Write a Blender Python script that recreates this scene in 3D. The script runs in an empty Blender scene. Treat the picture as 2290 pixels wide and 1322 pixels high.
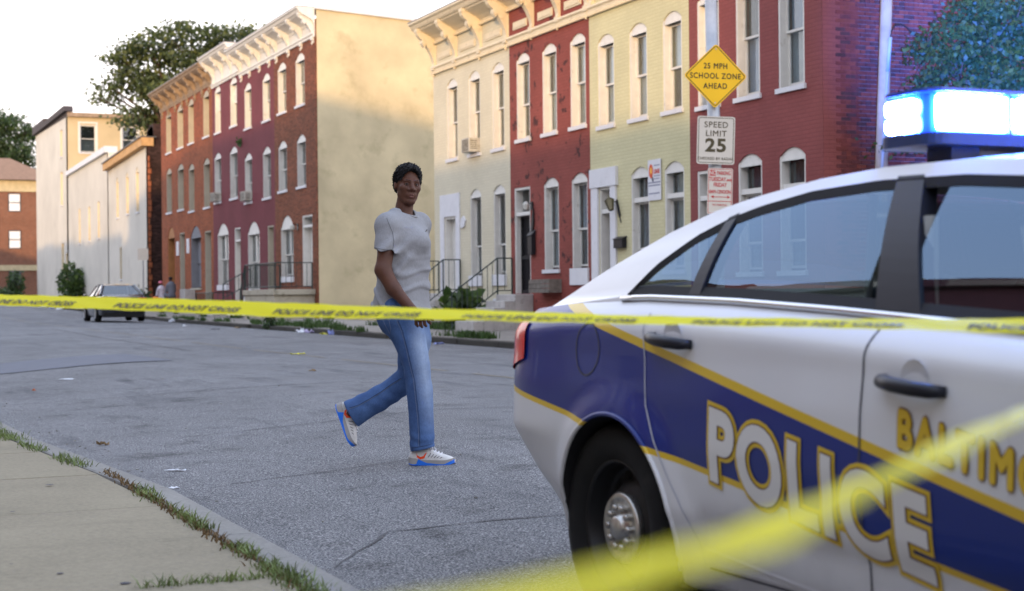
import bpy, bmesh, math, random
import numpy as np
from mathutils import Vector, Matrix, Euler
R = math.radians
random.seed(7)
rng = np.random.default_rng(7)
scene = bpy.context.scene
COL = scene.collection

# ------------------------------------------------------------------ camera
# World axes: X runs along the street (to the right / towards the viewer is +X), Y runs
# from the near pavement across the road to the far row of houses, Z is up.
cam_d = bpy.data.cameras.new('camera'); cam = bpy.data.objects.new('camera', cam_d); COL.objects.link(cam)
cr = Vector((.4016, .9158, 0)).normalized(); cv = Vector((-.9158, .4016, 0)).normalized(); cu = Vector((0, 0, 1))
rm = Matrix((cr, cu, -cv)).transposed().to_4x4()
cam.matrix_world = Matrix.Translation((0, 0, 1.0)) @ rm @ Matrix.Rotation(-.01, 4, 'Z')
cam_d.sensor_width = 36; cam_d.lens = 36 * 3500 / 2290; cam_d.clip_start = .05; cam_d.clip_end = 3000
cam_d.dof.use_dof = True; cam_d.dof.focus_distance = 9.8; cam_d.dof.aperture_fstop = 3.6
scene.camera = cam

# ------------------------------------------------------------------ sky, sun, exposure
SUN_EL, SUN_AZ = R(5.7), R(30)          # low evening sun, coming along the street from +X, a bit from -Y
sd = Vector((math.cos(SUN_AZ) * math.cos(SUN_EL), -math.sin(SUN_AZ) * math.cos(SUN_EL), math.sin(SUN_EL)))
world = bpy.data.worlds.new('World'); scene.world = world; world.use_nodes = True
wn = world.node_tree; wn.nodes.clear()
sky = wn.nodes.new('ShaderNodeTexSky'); sky.sky_type = 'NISHITA'; sky.sun_disc = False
sky.sun_elevation = SUN_EL; sky.sun_rotation = math.atan2(sd.x, sd.y); sky.dust_density = 2.0; sky.air_density = 1.0
mixw = wn.nodes.new('ShaderNodeMix'); mixw.data_type = 'RGBA'
geo = wn.nodes.new('ShaderNodeTexCoord'); sep = wn.nodes.new('ShaderNodeSeparateXYZ'); wn.links.new(geo.outputs['Generated'], sep.inputs[0])
mr = wn.nodes.new('ShaderNodeMapRange'); wn.links.new(sep.outputs[2], mr.inputs['Value'])
for k_, v_ in (('From Min', 0.), ('From Max', .75), ('To Min', .93), ('To Max', .75)): mr.inputs[k_].default_value = v_
wn.links.new(mr.outputs['Result'], mixw.inputs['Factor'])
skc = wn.nodes.new('ShaderNodeMix'); skc.data_type = 'RGBA'; skc.inputs['A'].default_value = (9.3, 8.7, 8.7, 1); skc.inputs['B'].default_value = (6.6, 8.0, 11.0, 1)
mr2 = wn.nodes.new('ShaderNodeMapRange'); wn.links.new(sep.outputs[2], mr2.inputs['Value'])
for k_, v_ in (('From Min', .12), ('From Max', .85), ('To Min', 0.), ('To Max', 1.)): mr2.inputs[k_].default_value = v_
wn.links.new(mr2.outputs['Result'], skc.inputs['Factor']); SKB = skc
# thin bright evening haze over the whole sky, white at the horizon and blue overhead
wn.links.new(SKB.outputs['Result'], mixw.inputs['B'])
wn.links.new(sky.outputs['Color'], mixw.inputs['A'])
bg = wn.nodes.new('ShaderNodeBackground'); bg.inputs['Strength'].default_value = .12
wo = wn.nodes.new('ShaderNodeOutputWorld')
wn.links.new(mixw.outputs['Result'], bg.inputs['Color']); wn.links.new(bg.outputs['Background'], wo.inputs['Surface'])
sl = bpy.data.lights.new('sun', 'SUN'); sl.energy = 1.75; sl.angle = R(.8); sl.color = (1.0, .66, .34)
so = bpy.data.objects.new('sun', sl); COL.objects.link(so); so.rotation_euler = sd.to_track_quat('Z', 'Y').to_euler(); so.location = (40, -30, 30)
scene.view_settings.view_transform = 'Standard'; scene.view_settings.look = 'None'
scene.view_settings.exposure = 1.1; scene.view_settings.gamma = 1
scene.view_settings.use_curve_mapping = False
scene.render.engine = 'CYCLES'
scene.cycles.use_denoising = True
scene.cycles.max_bounces = 8; scene.cycles.transparent_max_bounces = 12
scene.cycles.caustics_reflective = False; scene.cycles.caustics_refractive = False
scene.cycles.sample_clamp_indirect = 6

# ------------------------------------------------------------------ material helpers
MATS = {}
def newmat(name):
    m = bpy.data.materials.new(name); m.use_nodes = True
    n = m.node_tree; b = n.nodes['Principled BSDF']; MATS[name] = m
    return m, n, b
def N(n, t, **kw):
    x = n.nodes.new(t)
    for k_, v in kw.items():
        if k_ in x.inputs: x.inputs[k_].default_value = v
        else: setattr(x, k_, v)
    return x
def ramp(n, fac, stops):
    r = n.nodes.new('ShaderNodeValToRGB'); e = r.color_ramp.elements
    while len(e) < len(stops): e.new(.5)
    for i, (p, c) in enumerate(stops):
        e[i].position = p; e[i].color = (c[0], c[1], c[2], 1) if not isinstance(c, (int, float)) else (c, c, c, 1)
    n.links.new(fac, r.inputs['Fac']); return r.outputs['Color']
def mixc(n, f, a, b, mode='MIX'):
    m = n.nodes.new('ShaderNodeMix'); m.data_type = 'RGBA'; m.blend_type = mode
    for s, v in (('Factor', f), ('A', a), ('B', b)):
        if isinstance(v, (int, float)): m.inputs[s].default_value = v
        elif isinstance(v, tuple): m.inputs[s].default_value = (v[0], v[1], v[2], 1)
        else: n.links.new(v, m.inputs[s])
    return m.outputs['Result']
def math_(n, op, a, b=None, c=None):
    m = n.nodes.new('ShaderNodeMath'); m.operation = op
    for i, v in enumerate((a, b, c)):
        if v is None: continue
        if isinstance(v, (int, float)): m.inputs[i].default_value = v
        else: n.links.new(v, m.inputs[i])
    return m.outputs[0]
def coords(n, world_=False):
    if world_: return N(n, 'ShaderNodeNewGeometry').outputs['Position']
    return N(n, 'ShaderNodeTexCoord').outputs['Object']
def noise(n, vec, sc, det=4, rough=.55):
    x = N(n, 'ShaderNodeTexNoise', Scale=sc, Detail=det, Roughness=rough); n.links.new(vec, x.inputs['Vector']); return x.outputs['Fac']
def bump(n, b, h, st=.3, dist=.01):
    x = N(n, 'ShaderNodeBump', Strength=st, Distance=dist); n.links.new(h, x.inputs['Height']); n.links.new(x.outputs['Normal'], b.inputs['Normal'])
def mat(name, col, rough=.6, metal=0, var=.12, sc=3., bs=0, bsc=40, spec=.28, coat=0, emit=None, est=0, trans=0, dirt=None, wcoord=True):
    if name in MATS: return MATS[name]
    m, n, b = newmat(name)
    v = coords(n, wcoord)
    f = noise(n, v, sc, 5)
    c0 = tuple(x * (1 - var) for x in col); c1 = tuple(min(1, x * (1 + var)) for x in col)
    c = ramp(n, f, [(.3, c0), (.7, c1)])
    if dirt:
        f2 = noise(n, v, dirt[1], 6, .65)
        msk = ramp(n, f2, [(dirt[2], 0), (dirt[2] + dirt[3], 1)])
        c = mixc(n, msk, c, dirt[0])
    n.links.new(c, b.inputs['Base Color'])
    b.inputs['Roughness'].default_value = rough; b.inputs['Metallic'].default_value = metal
    b.inputs['Specular IOR Level'].default_value = spec; b.inputs['Coat Weight'].default_value = coat; b.inputs['Coat Roughness'].default_value = .05
    b.inputs['Transmission Weight'].default_value = trans
    if emit: b.inputs['Emission Color'].default_value = (*emit, 1); b.inputs['Emission Strength'].default_value = est
    if bs: bump(n, b, noise(n, v, bsc, 3), bs)
    return m
def brickmat(name, col, mortar, var=.25, paint=False, blotch=None, rough=.75, bw=.215, bh=.075, ms=.012, st=.5, big=.12):
    """brick courses running along X (or Y on end walls) with real size; painted brick when paint=True"""
    if name in MATS: return MATS[name]
    m, n, b = newmat(name)
    p = coords(n, True)
    s = N(n, 'ShaderNodeSeparateXYZ'); n.links.new(p, s.inputs[0])
    cmb = N(n, 'ShaderNodeCombineXYZ'); n.links.new(math_(n, 'ADD', s.outputs[0], s.outputs[1]), cmb.inputs[0]); n.links.new(s.outputs[2], cmb.inputs[1])
    t = N(n, 'ShaderNodeTexBrick', **{'Scale': 1., 'Brick Width': bw, 'Row Height': bh, 'Mortar Size': ms, 'Mortar Smooth': .25, 'Bias': 0.})
    n.links.new(cmb.outputs[0], t.inputs['Vector'])
    k0 = tuple(x * (1 - var) for x in col); k1 = tuple(x * (1 + var) for x in col)
    t.inputs['Color1'].default_value = (*k0, 1); t.inputs['Color2'].default_value = (*k1, 1); t.inputs['Mortar'].default_value = (*mortar, 1)
    c = t.outputs['Color']
    c = mixc(n, 1.0, c, ramp(n, noise(n, p, .8, 5), [(.25, 1 - big), (.75, 1 + big)]), 'MULTIPLY')
    if blotch:
        f = math_(n, 'MULTIPLY', noise(n, p, blotch[1], 7, .7), 1.0)
        g = noise(n, p, .55, 2)
        f = math_(n, 'ADD', f, math_(n, 'MULTIPLY', g, .35))
        c = mixc(n, ramp(n, f, [(blotch[2], 0), (blotch[2] + .03, 1)]), c, blotch[0])
    n.links.new(c, b.inputs['Base Color']); b.inputs['Roughness'].default_value = rough; b.inputs['Specular IOR Level'].default_value = .12
    h = math_(n, 'ADD', math_(n, 'MULTIPLY', t.outputs['Fac'], -1.), math_(n, 'MULTIPLY', noise(n, p, 30, 3), .5))
    bump(n, b, h, st, .006)
    return m
def glassmat(name, tint=(.9, .95, 1), dark=0.0, rough=.02, ior=1.5, gcol=(1, 1, 1)):
    m, n, b = newmat(name)
    n.nodes.remove(b)
    out = [x for x in n.nodes if x.type == 'OUTPUT_MATERIAL'][0]
    gg = N(n, 'ShaderNodeNewGeometry'); dt = N(n, 'ShaderNodeVectorMath', operation='DOT_PRODUCT'); n.links.new(gg.outputs['Normal'], dt.inputs[0]); n.links.new(gg.outputs['Incoming'], dt.inputs[1])
    r0 = ((ior - 1) / (ior + 1)) ** 2 * 1.6; fr = N(n, 'ShaderNodeMath', operation='MULTIPLY_ADD'); n.links.new(math_(n, 'POWER', math_(n, 'SUBTRACT', 1., math_(n, 'ABSOLUTE', dt.outputs['Value'])), 5.), fr.inputs[0]); fr.inputs[1].default_value = 1 - r0; fr.inputs[2].default_value = r0
    gl = N(n, 'ShaderNodeBsdfGlossy', Roughness=rough); tr = N(n, 'ShaderNodeBsdfTransparent')
    gl.inputs['Color'].default_value = (*gcol, 1); tr.inputs['Color'].default_value = (*tint, 1)
    mx = N(n, 'ShaderNodeMixShader'); n.links.new(fr.outputs[0], mx.inputs[0]); n.links.new(tr.outputs[0], mx.inputs[1]); n.links.new(gl.outputs[0], mx.inputs[2])
    # slightly wavy pane
    bp = N(n, 'ShaderNodeBump', Strength=.05, Distance=.02); n.links.new(noise(n, coords(n, True), 1.6, 2), bp.inputs['Height'])
    n.links.new(bp.outputs[0], gl.inputs['Normal']); n.links.new(mx.outputs[0], out.inputs['Surface'])
    return m

# ------------------------------------------------------------------ mesh helpers
class MB:
    def __init__(s): s.v = []; s.f = []; s.m = []
    def add(s, vs, fs, mi=0):
        o = len(s.v); s.v += [tuple(v) for v in vs]; s.f += [tuple(i + o for i in f) for f in fs]; s.m += [mi] * len(fs); return s
    def box(s, x0, x1, y0, y1, z0, z1, mi=0):
        vs = [(x0, y0, z0), (x1, y0, z0), (x1, y1, z0), (x0, y1, z0), (x0, y0, z1), (x1, y0, z1), (x1, y1, z1), (x0, y1, z1)]
        return s.add(vs, [(3, 2, 1, 0), (4, 5, 6, 7), (0, 1, 5, 4), (1, 2, 6, 5), (2, 3, 7, 6), (3, 0, 4, 7)], mi)
    def quad(s, a, b, c, d, mi=0): return s.add([a, b, c, d], [(0, 1, 2, 3)], mi)
    def prism(s, poly, axis, a, b, mi=0):
        """extrude a 2-D polygon along axis ('x','y','z') from a to b"""
        def P(p, t): return (t, p[0], p[1]) if axis == 'x' else ((p[0], t, p[1]) if axis == 'y' else (p[0], p[1], t))
        n = len(poly); vs = [P(p, a) for p in poly] + [P(p, b) for p in poly]
        fs = [tuple(range(n)), tuple(range(2 * n - 1, n - 1, -1))] + [(i, i + n, (i + 1) % n + n, (i + 1) % n) for i in range(n)]
        return s.add(vs, fs, mi)
    def tube(s, pts, r, seg=8, mi=0, cap=True):
        pts = [Vector(p) for p in pts]; rs = r if isinstance(r, (list, tuple)) else [r] * len(pts)
        rings = []; o = len(s.v); up = Vector((0, 0, 1))
        for i, p in enumerate(pts):
            d = (pts[min(i + 1, len(pts) - 1)] - pts[max(i - 1, 0)]).normalized()
            a = up if abs(d.z) < .95 else Vector((1, 0, 0))
            u = d.cross(a).normalized(); w = d.cross(u).normalized()
            for k_ in range(seg):
                t = 2 * math.pi * k_ / seg; s.v.append(tuple(p + (u * math.cos(t) + w * math.sin(t)) * rs[i]))
        for i in range(len(pts) - 1):
            for k_ in range(seg):
                a = o + i * seg + k_; b = o + i * seg + (k_ + 1) % seg
                s.f.append((a, b, b + seg, a + seg)); s.m.append(mi)
        if cap:
            s.f.append(tuple(o + k_ for k_ in range(seg))); s.m.append(mi)
            e = o + (len(pts) - 1) * seg; s.f.append(tuple(e + k_ for k_ in range(seg - 1, -1, -1))); s.m.append(mi)
        return s
    def lathe(s, prof, c, axis='y', seg=32, mi=0):
        """prof: (radius, offset along axis)"""
        o = len(s.v)
        for r_, h in prof:
            for k_ in range(seg):
                t = 2 * math.pi * k_ / seg; a, b = r_ * math.cos(t), r_ * math.sin(t)
                s.v.append((c[0] + a, c[1] + h, c[2] + b) if axis == 'y' else ((c[0] + a, c[1] + b, c[2] + h) if axis == 'z' else (c[0] + h, c[1] + a, c[2] + b)))
        for i in range(len(prof) - 1):
            for k_ in range(seg):
                a = o + i * seg + k_; b = o + i * seg + (k_ + 1) % seg
                s.f.append((a, b, b + seg, a + seg)); s.m.append(mi)
        return s
    def mesh(s, name, mats, smooth=False, recalc=True):
        me = bpy.data.meshes.new(name); me.from_pydata(s.v, [], s.f)
        for m in (mats if isinstance(mats, (list, tuple)) else [mats]): me.materials.append(m)
        if any(s.m): me.polygons.foreach_set('material_index', s.m)
        if recalc:
            bm = bmesh.new(); bm.from_mesh(me); bmesh.ops.recalc_face_normals(bm, faces=bm.faces); bm.to_mesh(me); bm.free()
        if smooth: me.polygons.foreach_set('use_smooth', [True] * len(me.polygons))
        me.update(); return me
    def build(s, name, mats, parent=None, smooth=False, recalc=True, loc=None):
        return link(name, s.mesh(name, mats, smooth, recalc), parent, loc)
def link(name, me, parent=None, loc=None, rot=None):
    o = bpy.data.objects.new(name, me); COL.objects.link(o)
    if parent: o.parent = parent
    if loc: o.location = loc
    if rot: o.rotation_euler = rot
    return o
def thing(name, label, cat, loc=(0, 0, 0), rz=0, group=None):
    o = bpy.data.objects.new(name, None); COL.objects.link(o); o.location = loc; o.rotation_euler = (0, 0, rz)
    o.empty_display_size = .2
    return tag(o, label, cat, group)
def tag(o, label, cat, group=None):
    o['label'] = label; o['category'] = cat
    if group: o['group'] = group
    return o
def struct(o, kind='structure', label=None):
    o['kind'] = kind
    if label: o['label'] = label
    return o
def bevel(o, w=.01, seg=2):
    md = o.modifiers.new('bevel', 'BEVEL'); md.width = w; md.segments = seg; md.limit_method = 'ANGLE'; md.angle_limit = R(40); return o
def textmesh(s, size=1., offset=0., extrude=0., align='CENTER', spacing=1., res=4):
    if offset > 0 and 'M' in s:      # the font's own emboldening fills the M: thicken with shifted layers instead
        me = textmesh(s, size, 0, 0, align, spacing, res); bm = bmesh.new()
        for i, (a, c) in enumerate(((0, 0), (1, 0), (-1, 0), (0, 1), (0, -1), (.7, .7), (-.7, .7), (.7, -.7), (-.7, -.7))):
            t = me.copy(); t.transform(Matrix.Translation((a * offset, c * offset, i * .00012 * (1 if size < .6 else 1)))); bm.from_mesh(t); bpy.data.meshes.remove(t)
        bm.to_mesh(me); bm.free(); return me
    cu_ = bpy.data.curves.new('lettering', 'FONT'); cu_.body = s; cu_.size = size; cu_.offset = offset; cu_.extrude = extrude
    cu_.align_x = align; cu_.align_y = 'BOTTOM_BASELINE' if False else 'CENTER'; cu_.space_character = spacing; cu_.resolution_u = res
    o = bpy.data.objects.new('tmp', cu_); COL.objects.link(o)
    dg = bpy.context.evaluated_depsgraph_get(); me = bpy.data.meshes.new_from_object(o.evaluated_get(dg))
    bpy.data.objects.remove(o); bpy.data.curves.remove(cu_); me.materials.clear(); return me
def text_obj(name, s, size, m, parent, loc, rot=(R(90), 0, 0), offset=0., align='CENTER', sx=1., spacing=1.):
    me = textmesh(s, size, offset, 0.0, align, spacing); me.materials.append(m)
    o = link(name, me, parent, loc, rot); o.scale = (sx, 1, 1); return o
def smoothstep(t):
    t = max(0., min(1., t)); return t * t * (3 - 2 * t)
def rise(x):
    if x > -30: return 0.
    if x > -65: return (-30 - x) * .004
    return .14 + (-65 - x) * .013
def road_z(x, y):
    e = max(1.2 - 1.2 * smoothstep((y - 1.6) / 2.95), 1 - smoothstep((13.1 - y) / 3.2))
    return -.1 * e + rise(x)
# ------------------------------------------------------------------ setting materials
def asphaltmat():
    m, n, b = newmat('asphalt'); p = coords(n, True)
    big = noise(n, p, .35, 4); mid = noise(n, p, 2.2, 6, .65); fine = noise(n, p, 105, 2, .6)
    vor = N(n, 'ShaderNodeTexVoronoi', Scale=150.); n.links.new(p, vor.inputs['Vector'])
    c = ramp(n, fine, [(.34, (.045, .047, .054)), (.50, (.166, .167, .173)), (.66, (.40, .39, .38))])
    stone = ramp(n, vor.outputs['Color'], [(.15, .62), (.8, 1.35)])
    c = mixc(n, .85, c, stone, 'MULTIPLY')
    c = mixc(n, 1., c, ramp(n, big, [(.3, .84), (.7, 1.12)]), 'MULTIPLY')
    c = mixc(n, 1., c, ramp(n, mid, [(.30, .58), (.44, .96), (.8, 1.10)]), 'MULTIPLY')
    # lengthwise tar and tyre stains
    mp = N(n, 'ShaderNodeMapping'); mp.inputs['Scale'].default_value = (.22, 1.3, 1); n.links.new(p, mp.inputs['Vector'])
    st = noise(n, mp.outputs[0], 1.5, 5, .6)
    c = mixc(n, ramp(n, st, [(.56, 0), (.72, .62)]), c, (.05, .052, .06))
    n.links.new(c, b.inputs['Base Color']); b.inputs['Roughness'].default_value = .82; b.inputs['Specular IOR Level'].default_value = .18
    h = math_(n, 'ADD', fine, math_(n, 'MULTIPLY', vor.outputs['Distance'], -1.2))
    bump(n, b, h, .8, .008); return m
M_asph = asphaltmat()
M_patch = mat('asphalt_patch', (.095, .103, .128), .7, var=.12, sc=3, bs=.5, bsc=90)
M_crack = mat('crack_filler', (.075, .073, .075), .9)
def concretemat(name, col, stain=.55, cov=.62):
    m, n, b = newmat(name); p = coords(n, True)
    c = ramp(n, noise(n, p, .9, 6, .6), [(.25, tuple(x * .80 for x in col)), (.6, col), (.85, tuple(x * 1.12 for x in col))])
    c = mixc(n, 1., c, ramp(n, noise(n, p, 45, 3, .7), [(.25, .80), (.7, 1.1)]), 'MULTIPLY')
    f = noise(n, p, 2.6, 7, .7)
    c = mixc(n, ramp(n, f, [(cov, 0), (cov + .12, stain)]), c, tuple(x * .45 for x in col))
    mp = N(n, 'ShaderNodeMapping'); mp.inputs['Scale'].default_value = (1.6, .35, 1); n.links.new(p, mp.inputs['Vector'])
    c = mixc(n, ramp(n, noise(n, mp.outputs[0], 3, 5), [(.58, 0), (.75, .35)]), c, tuple(x * .55 for x in col))
    n.links.new(c, b.inputs['Base Color']); b.inputs['Roughness'].default_value = .85; b.inputs['Specular IOR Level'].default_value = .15
    bump(n, b, noise(n, p, 60, 4), .35, .006); return m
M_walk = concretemat('pavement_concrete', (.262, .226, .158))
M_walk2 = concretemat('far_pavement_concrete', (.27, .245, .215), .6, .58)
M_kerb = concretemat('kerb_granite', (.235, .225, .205), .5, .6)
M_kerbf = concretemat('kerb_shade_stain', (.055, .052, .045), .4)  # far kerb: stained stone with the face's shade put into its colour
M_grass = mat('grass_green', (.13, .17, .05), .6, var=.55, sc=9)
M_grassd = mat('weed_green', (.045, .085, .02), .6, var=.45, sc=5)
M_earth = mat('earth', (.10, .085, .055), .95, var=.3, sc=3, bs=.5)
M_dirt = mat('joint_dirt', (.045, .035, .025), .95, var=.4, sc=20)

def sgroup(name):
    o = bpy.data.objects.new(name, None); COL.objects.link(o); o['kind'] = 'structure'; return o
# ------------------------------------------------------------------ ground, road, pavements
def grid_sheet(name, m, xs, ys, zf, kind='structure'):
    b = MB(); nx = len(xs); ny = len(ys)
    b.v = [(x, y, zf(x, y)) for x in xs for y in ys]
    b.f = [(i * ny + j, (i + 1) * ny + j, (i + 1) * ny + j + 1, i * ny + j + 1) for i in range(nx - 1) for j in range(ny - 1)]; b.m = [0] * len(b.f)
    return struct(b.build(name, m, smooth=True), kind)
XS = [-900, -500, -300, -220, -180] + [-160 + i * 4 for i in range(53)] + [70, 110, 200, 400]
grid_sheet('ground', M_earth, XS, [-700, -60, -10, 0, 17, 30, 60, 150, 900], lambda x, y: -.20 + rise(max(x, -220)) * .98)
def kerb_y(x):      # the near kerb bends slightly towards the houses' opposite side far away
    return 1.62 - max(0., min(.34, (-8.2 - x) * .085))
xs = [-220, -190] + [-160 + i * 2 for i in range(106)]
b = MB(); ny = 19
for x in xs:
    k0 = kerb_y(x) - .02
    for j in range(ny):
        y = k0 + (13.0 - k0) * j / (ny - 1); b.v.append((x, y, road_z(x, max(y, 1.6))))
nx = len(xs)
b.f = [(i * ny + j, (i + 1) * ny + j, (i + 1) * ny + j + 1, i * ny + j + 1) for i in range(nx - 1) for j in range(ny - 1)]; b.m = [0] * len(b.f)
struct(b.build('road', M_asph, smooth=True))
# repaired patch, centre line, cracks: thin sheets just above the asphalt
def ribbon(name, m, pts, w, dz=.004, kind='structure', jag=.0):
    b = MB()
    q = []
    for i in range(len(pts) - 1):
        a, c = Vector(pts[i]), Vector(pts[i + 1]); n_ = max(2, int((c - a).length / .12))
        q += [a.lerp(c, t / n_) for t in range(n_)]
    q.append(Vector(pts[-1])); off = 0
    for i, p in enumerate(q):
        d = (q[min(i + 1, len(q) - 1)] - q[max(0, i - 1)]).normalized(); s = Vector((-d.y, d.x))
        off = off * .85 + random.uniform(-jag, jag); ww = w * random.uniform(.3, 1.4) if jag else w
        for k_ in (-.5, .5):
            r_ = p + s * (off + ww * k_); b.v.append((r_.x, r_.y, road_z(r_.x, r_.y) + dz))
    b.f = [(2 * i, 2 * i + 1, 2 * i + 3, 2 * i + 2) for i in range(len(q) - 1)]; b.m = [0] * len(b.f)
    return struct(b.build(name, m), kind)
b = MB(); P4 = [Vector((-27.8, 2.3)), Vector((-29.0, 5.0)), Vector((-25.4, 5.15)), Vector((-24.4, 2.3))]
for i in range(13):
    for j in range(13):
        q = P4[0].lerp(P4[3], i / 12).lerp(P4[1].lerp(P4[2], i / 12), j / 12); b.v.append((q.x, q.y, road_z(q.x, q.y) + .009))
b.f = [(i * 13 + j, (i + 1) * 13 + j, (i + 1) * 13 + j + 1, i * 13 + j + 1) for i in range(12) for j in range(12)]; b.m = [0] * len(b.f)
struct(b.build('road_patch', M_patch))
M_line = mat('worn_line_paint', (.21, .17, .11), .8, var=.12, sc=14)
for i in range(16):
    x0 = -14 - i * 5.5
    ribbon('centre_line', M_line, [(x0, 7.62 - i * .03), (x0 - 4.6, 7.60 - i * .03)], .055, .004)
for pts, w in (([(-6.2, 1.9), (-6.9, 2.4), (-6.85, 2.9), (-6.6, 3.5), (-6.9, 4.4)], .03), ([(-12.3, 2.6), (-12.35, 3.7), (-12.9, 5.0), (-12.8, 6.4)], .035),
               ([(-24.4, 5.0), (-22, 6.6), (-23.0, 8.4), (-21, 11)], .06), ([(-17.5, 1.9), (-17.2, 4), (-18.0, 6.5), (-17.4, 9)], .05), ([(-30, 6.4), (-40, 6.3), (-52, 6.6)], .08),
               ([(-9.2, 2.2), (-9.4, 3.4)], .02)):
    ribbon('road_crack', M_crack, pts, w * .6, .005, jag=.014)

# near pavement: slabs with recessed joints, then kerb stones
walk = sgroup('near_pavement')
b = MB(); b.box(-60, 30, -12, 1.0, -.3, .0); b.build('joint_bed', M_dirt, walk)
x = 6.0
while x > -60:
    L = 1.49
    b = MB(); hh = .03 + random.uniform(-.003, .003)
    for y0, y1 in ((-1.9, None), (-9.3, -1.92)):
        ya = kerb_y(x - L / 2) - .185 if y1 is None else y1
        if y1 is None: b.prism([(x, y0), (x, kerb_y(x) - .178), (x - L + .012, kerb_y(x - L) - .178), (x - L + .012, y0)], 'z', -.25, hh)
        else: b.box(x - L + .012, x, y0, ya, -.02, hh)
    s_ = b.build('slab', M_walk, walk); bevel(s_, .006, 1); x -= L
kb = sgroup('near_kerb')
x = 5.0; i = 0
while x > -120:
    L = 1.75 if i % 3 else 1.45
    y = kerb_y(x - L / 2); ya, yb = kerb_y(x), kerb_y(x - L)
    b = MB(); h = .03 + rise(x) + random.uniform(-.004, .006)
    b.prism([(x - .008, ya - .16), (x - .008, ya), (x - L + .008, yb), (x - L + .008, yb - .16)], 'z', -.3, h)
    bevel(b.build('kerb_stone', M_kerb, kb), .018, 2); x -= L; i += 1
# far pavement and kerb
def farwalk_z(x, y): return .03 + (y - 13.0) * .045 + rise(x)
fw_ = sgroup('far_pavement')
b = MB(); xs2 = [-160 + i * 4 for i in range(51)]
for x in xs2:
    for y in (13.15, 16.3): b.v.append((x, y, farwalk_z(x, y) - .02))
b.f = [(2 * i, 2 * i + 2, 2 * i + 3, 2 * i + 1) for i in range(len(xs2) - 1)]; b.m = [0] * len(b.f); b.build('joint_bed', M_dirt, fw_)
x = -20.0
while x > -128:
    L = 1.6; b = MB()
    for ya, yb in ((13.2, 14.58), (14.6, 16.04)):
        vs = [(x - L + .02, ya, farwalk_z(x - L, ya)), (x, ya, farwalk_z(x, ya)), (x, yb, farwalk_z(x, yb)), (x - L + .02, yb, farwalk_z(x - L, yb))]
        vs = vs + [(a, c, d - .06) for a, c, d in vs]
        b.add(vs, [(0, 1, 2, 3), (4, 7, 6, 5), (0, 4, 5, 1), (1, 5, 6, 2), (2, 6, 7, 3), (3, 7, 4, 0)])
    b.build('slab', M_walk2, fw_); x -= L
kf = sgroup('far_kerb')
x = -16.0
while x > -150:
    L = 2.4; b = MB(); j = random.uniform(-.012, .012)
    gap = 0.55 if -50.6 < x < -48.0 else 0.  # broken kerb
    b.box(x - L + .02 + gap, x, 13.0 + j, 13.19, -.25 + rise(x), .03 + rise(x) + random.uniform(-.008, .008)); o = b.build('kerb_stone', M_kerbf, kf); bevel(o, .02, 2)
    x -= L
# vacant lot between the two rows and the ground behind the houses
b = MB(); b.box(-53.7, -42.2, 16.1, 34, -.2, .16); struct(b.build('vacant_lot', M_earth))

# ------------------------------------------------------------------ grass and weeds
def blades(name, pts, m, h=(.03, .09), w=.006, per=1, kind='stuff', lean=.5, label=None):
    n_ = len(pts) * per; P = np.repeat(np.array(pts, float), per, 0)
    P[:, :2] += rng.normal(0, .012, (n_, 2))
    ang = rng.uniform(0, 6.283, n_); hh = rng.uniform(h[0], h[1], n_); ln = rng.uniform(.1, lean, n_) * hh; a2 = rng.uniform(0, 6.283, n_)
    dx = np.cos(ang) * w / 2; dy = np.sin(ang) * w / 2; lx = np.cos(a2) * ln; ly = np.sin(a2) * ln
    V = np.zeros((n_, 5, 3))
    V[:, 0] = P + np.stack([-dx, -dy, 0 * dx], 1); V[:, 1] = P + np.stack([dx, dy, 0 * dx], 1)
    V[:, 2] = P + np.stack([dx * .8 + lx * .4, dy * .8 + ly * .4, hh * .6], 1); V[:, 3] = P + np.stack([-dx * .8 + lx * .4, -dy * .8 + ly * .4, hh * .6], 1)
    V[:, 4] = P + np.stack([lx, ly, hh], 1)
    o = (np.arange(n_) * 5)[:, None]
    Q = np.concatenate([o, o + 1, o + 2, o + 3], 1); T = np.concatenate([o + 3, o + 2, o + 4], 1)
    me = bpy.data.meshes.new(name); me.from_pydata(V.reshape(-1, 3).tolist(), [], Q.tolist() + T.tolist()); me.materials.append(m); me.update()
    ob = link(name, me); ob['kind'] = kind
    if label: ob['label'] = label
    return ob
pts = []
def strip(x0, x1, dens, w0=.03, yoff=-.17):
    n_ = int(abs(x1 - x0) * dens)
    for _ in range(n_):
        x = random.uniform(x0, x1); pts.append((x, kerb_y(x) + yoff + random.gauss(0, w0), .028))
strip(-6.95, -6.5, 420, .018); strip(-6.05, -5.7, 420, .02); strip(-5.6, -3.2, 620, .030); strip(-8.1, -7.5, 260, .02); strip(-10.0, -9.3, 260, .03); strip(-12.9, -11.3, 450, .05); strip(-11.0, -10.4, 250, .03)
strip(-20, -12.5, 150, .05); strip(-7.4, -6.9, 120, .012); strip(-3.2, 1, 500, .05)
for _ in range(190):
    t = random.random(); pts.append((-5.3 + random.gauss(0, .012) , .95 + t * .5, .028))
blades('kerb_grass', pts, M_grass, (.012, .05), .006, 1, lean=1.5)
pts = [(random.uniform(-9, -3.4), kerb_y(-6) - .185 + random.gauss(0, .012), .03) for _ in range(900)]
blades('dry_grass', pts, mat('dry_grass', (.14, .09, .04), .8, var=.4, sc=30), (.008, .03), .008, 1, lean=1.5)
pts = []
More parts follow.
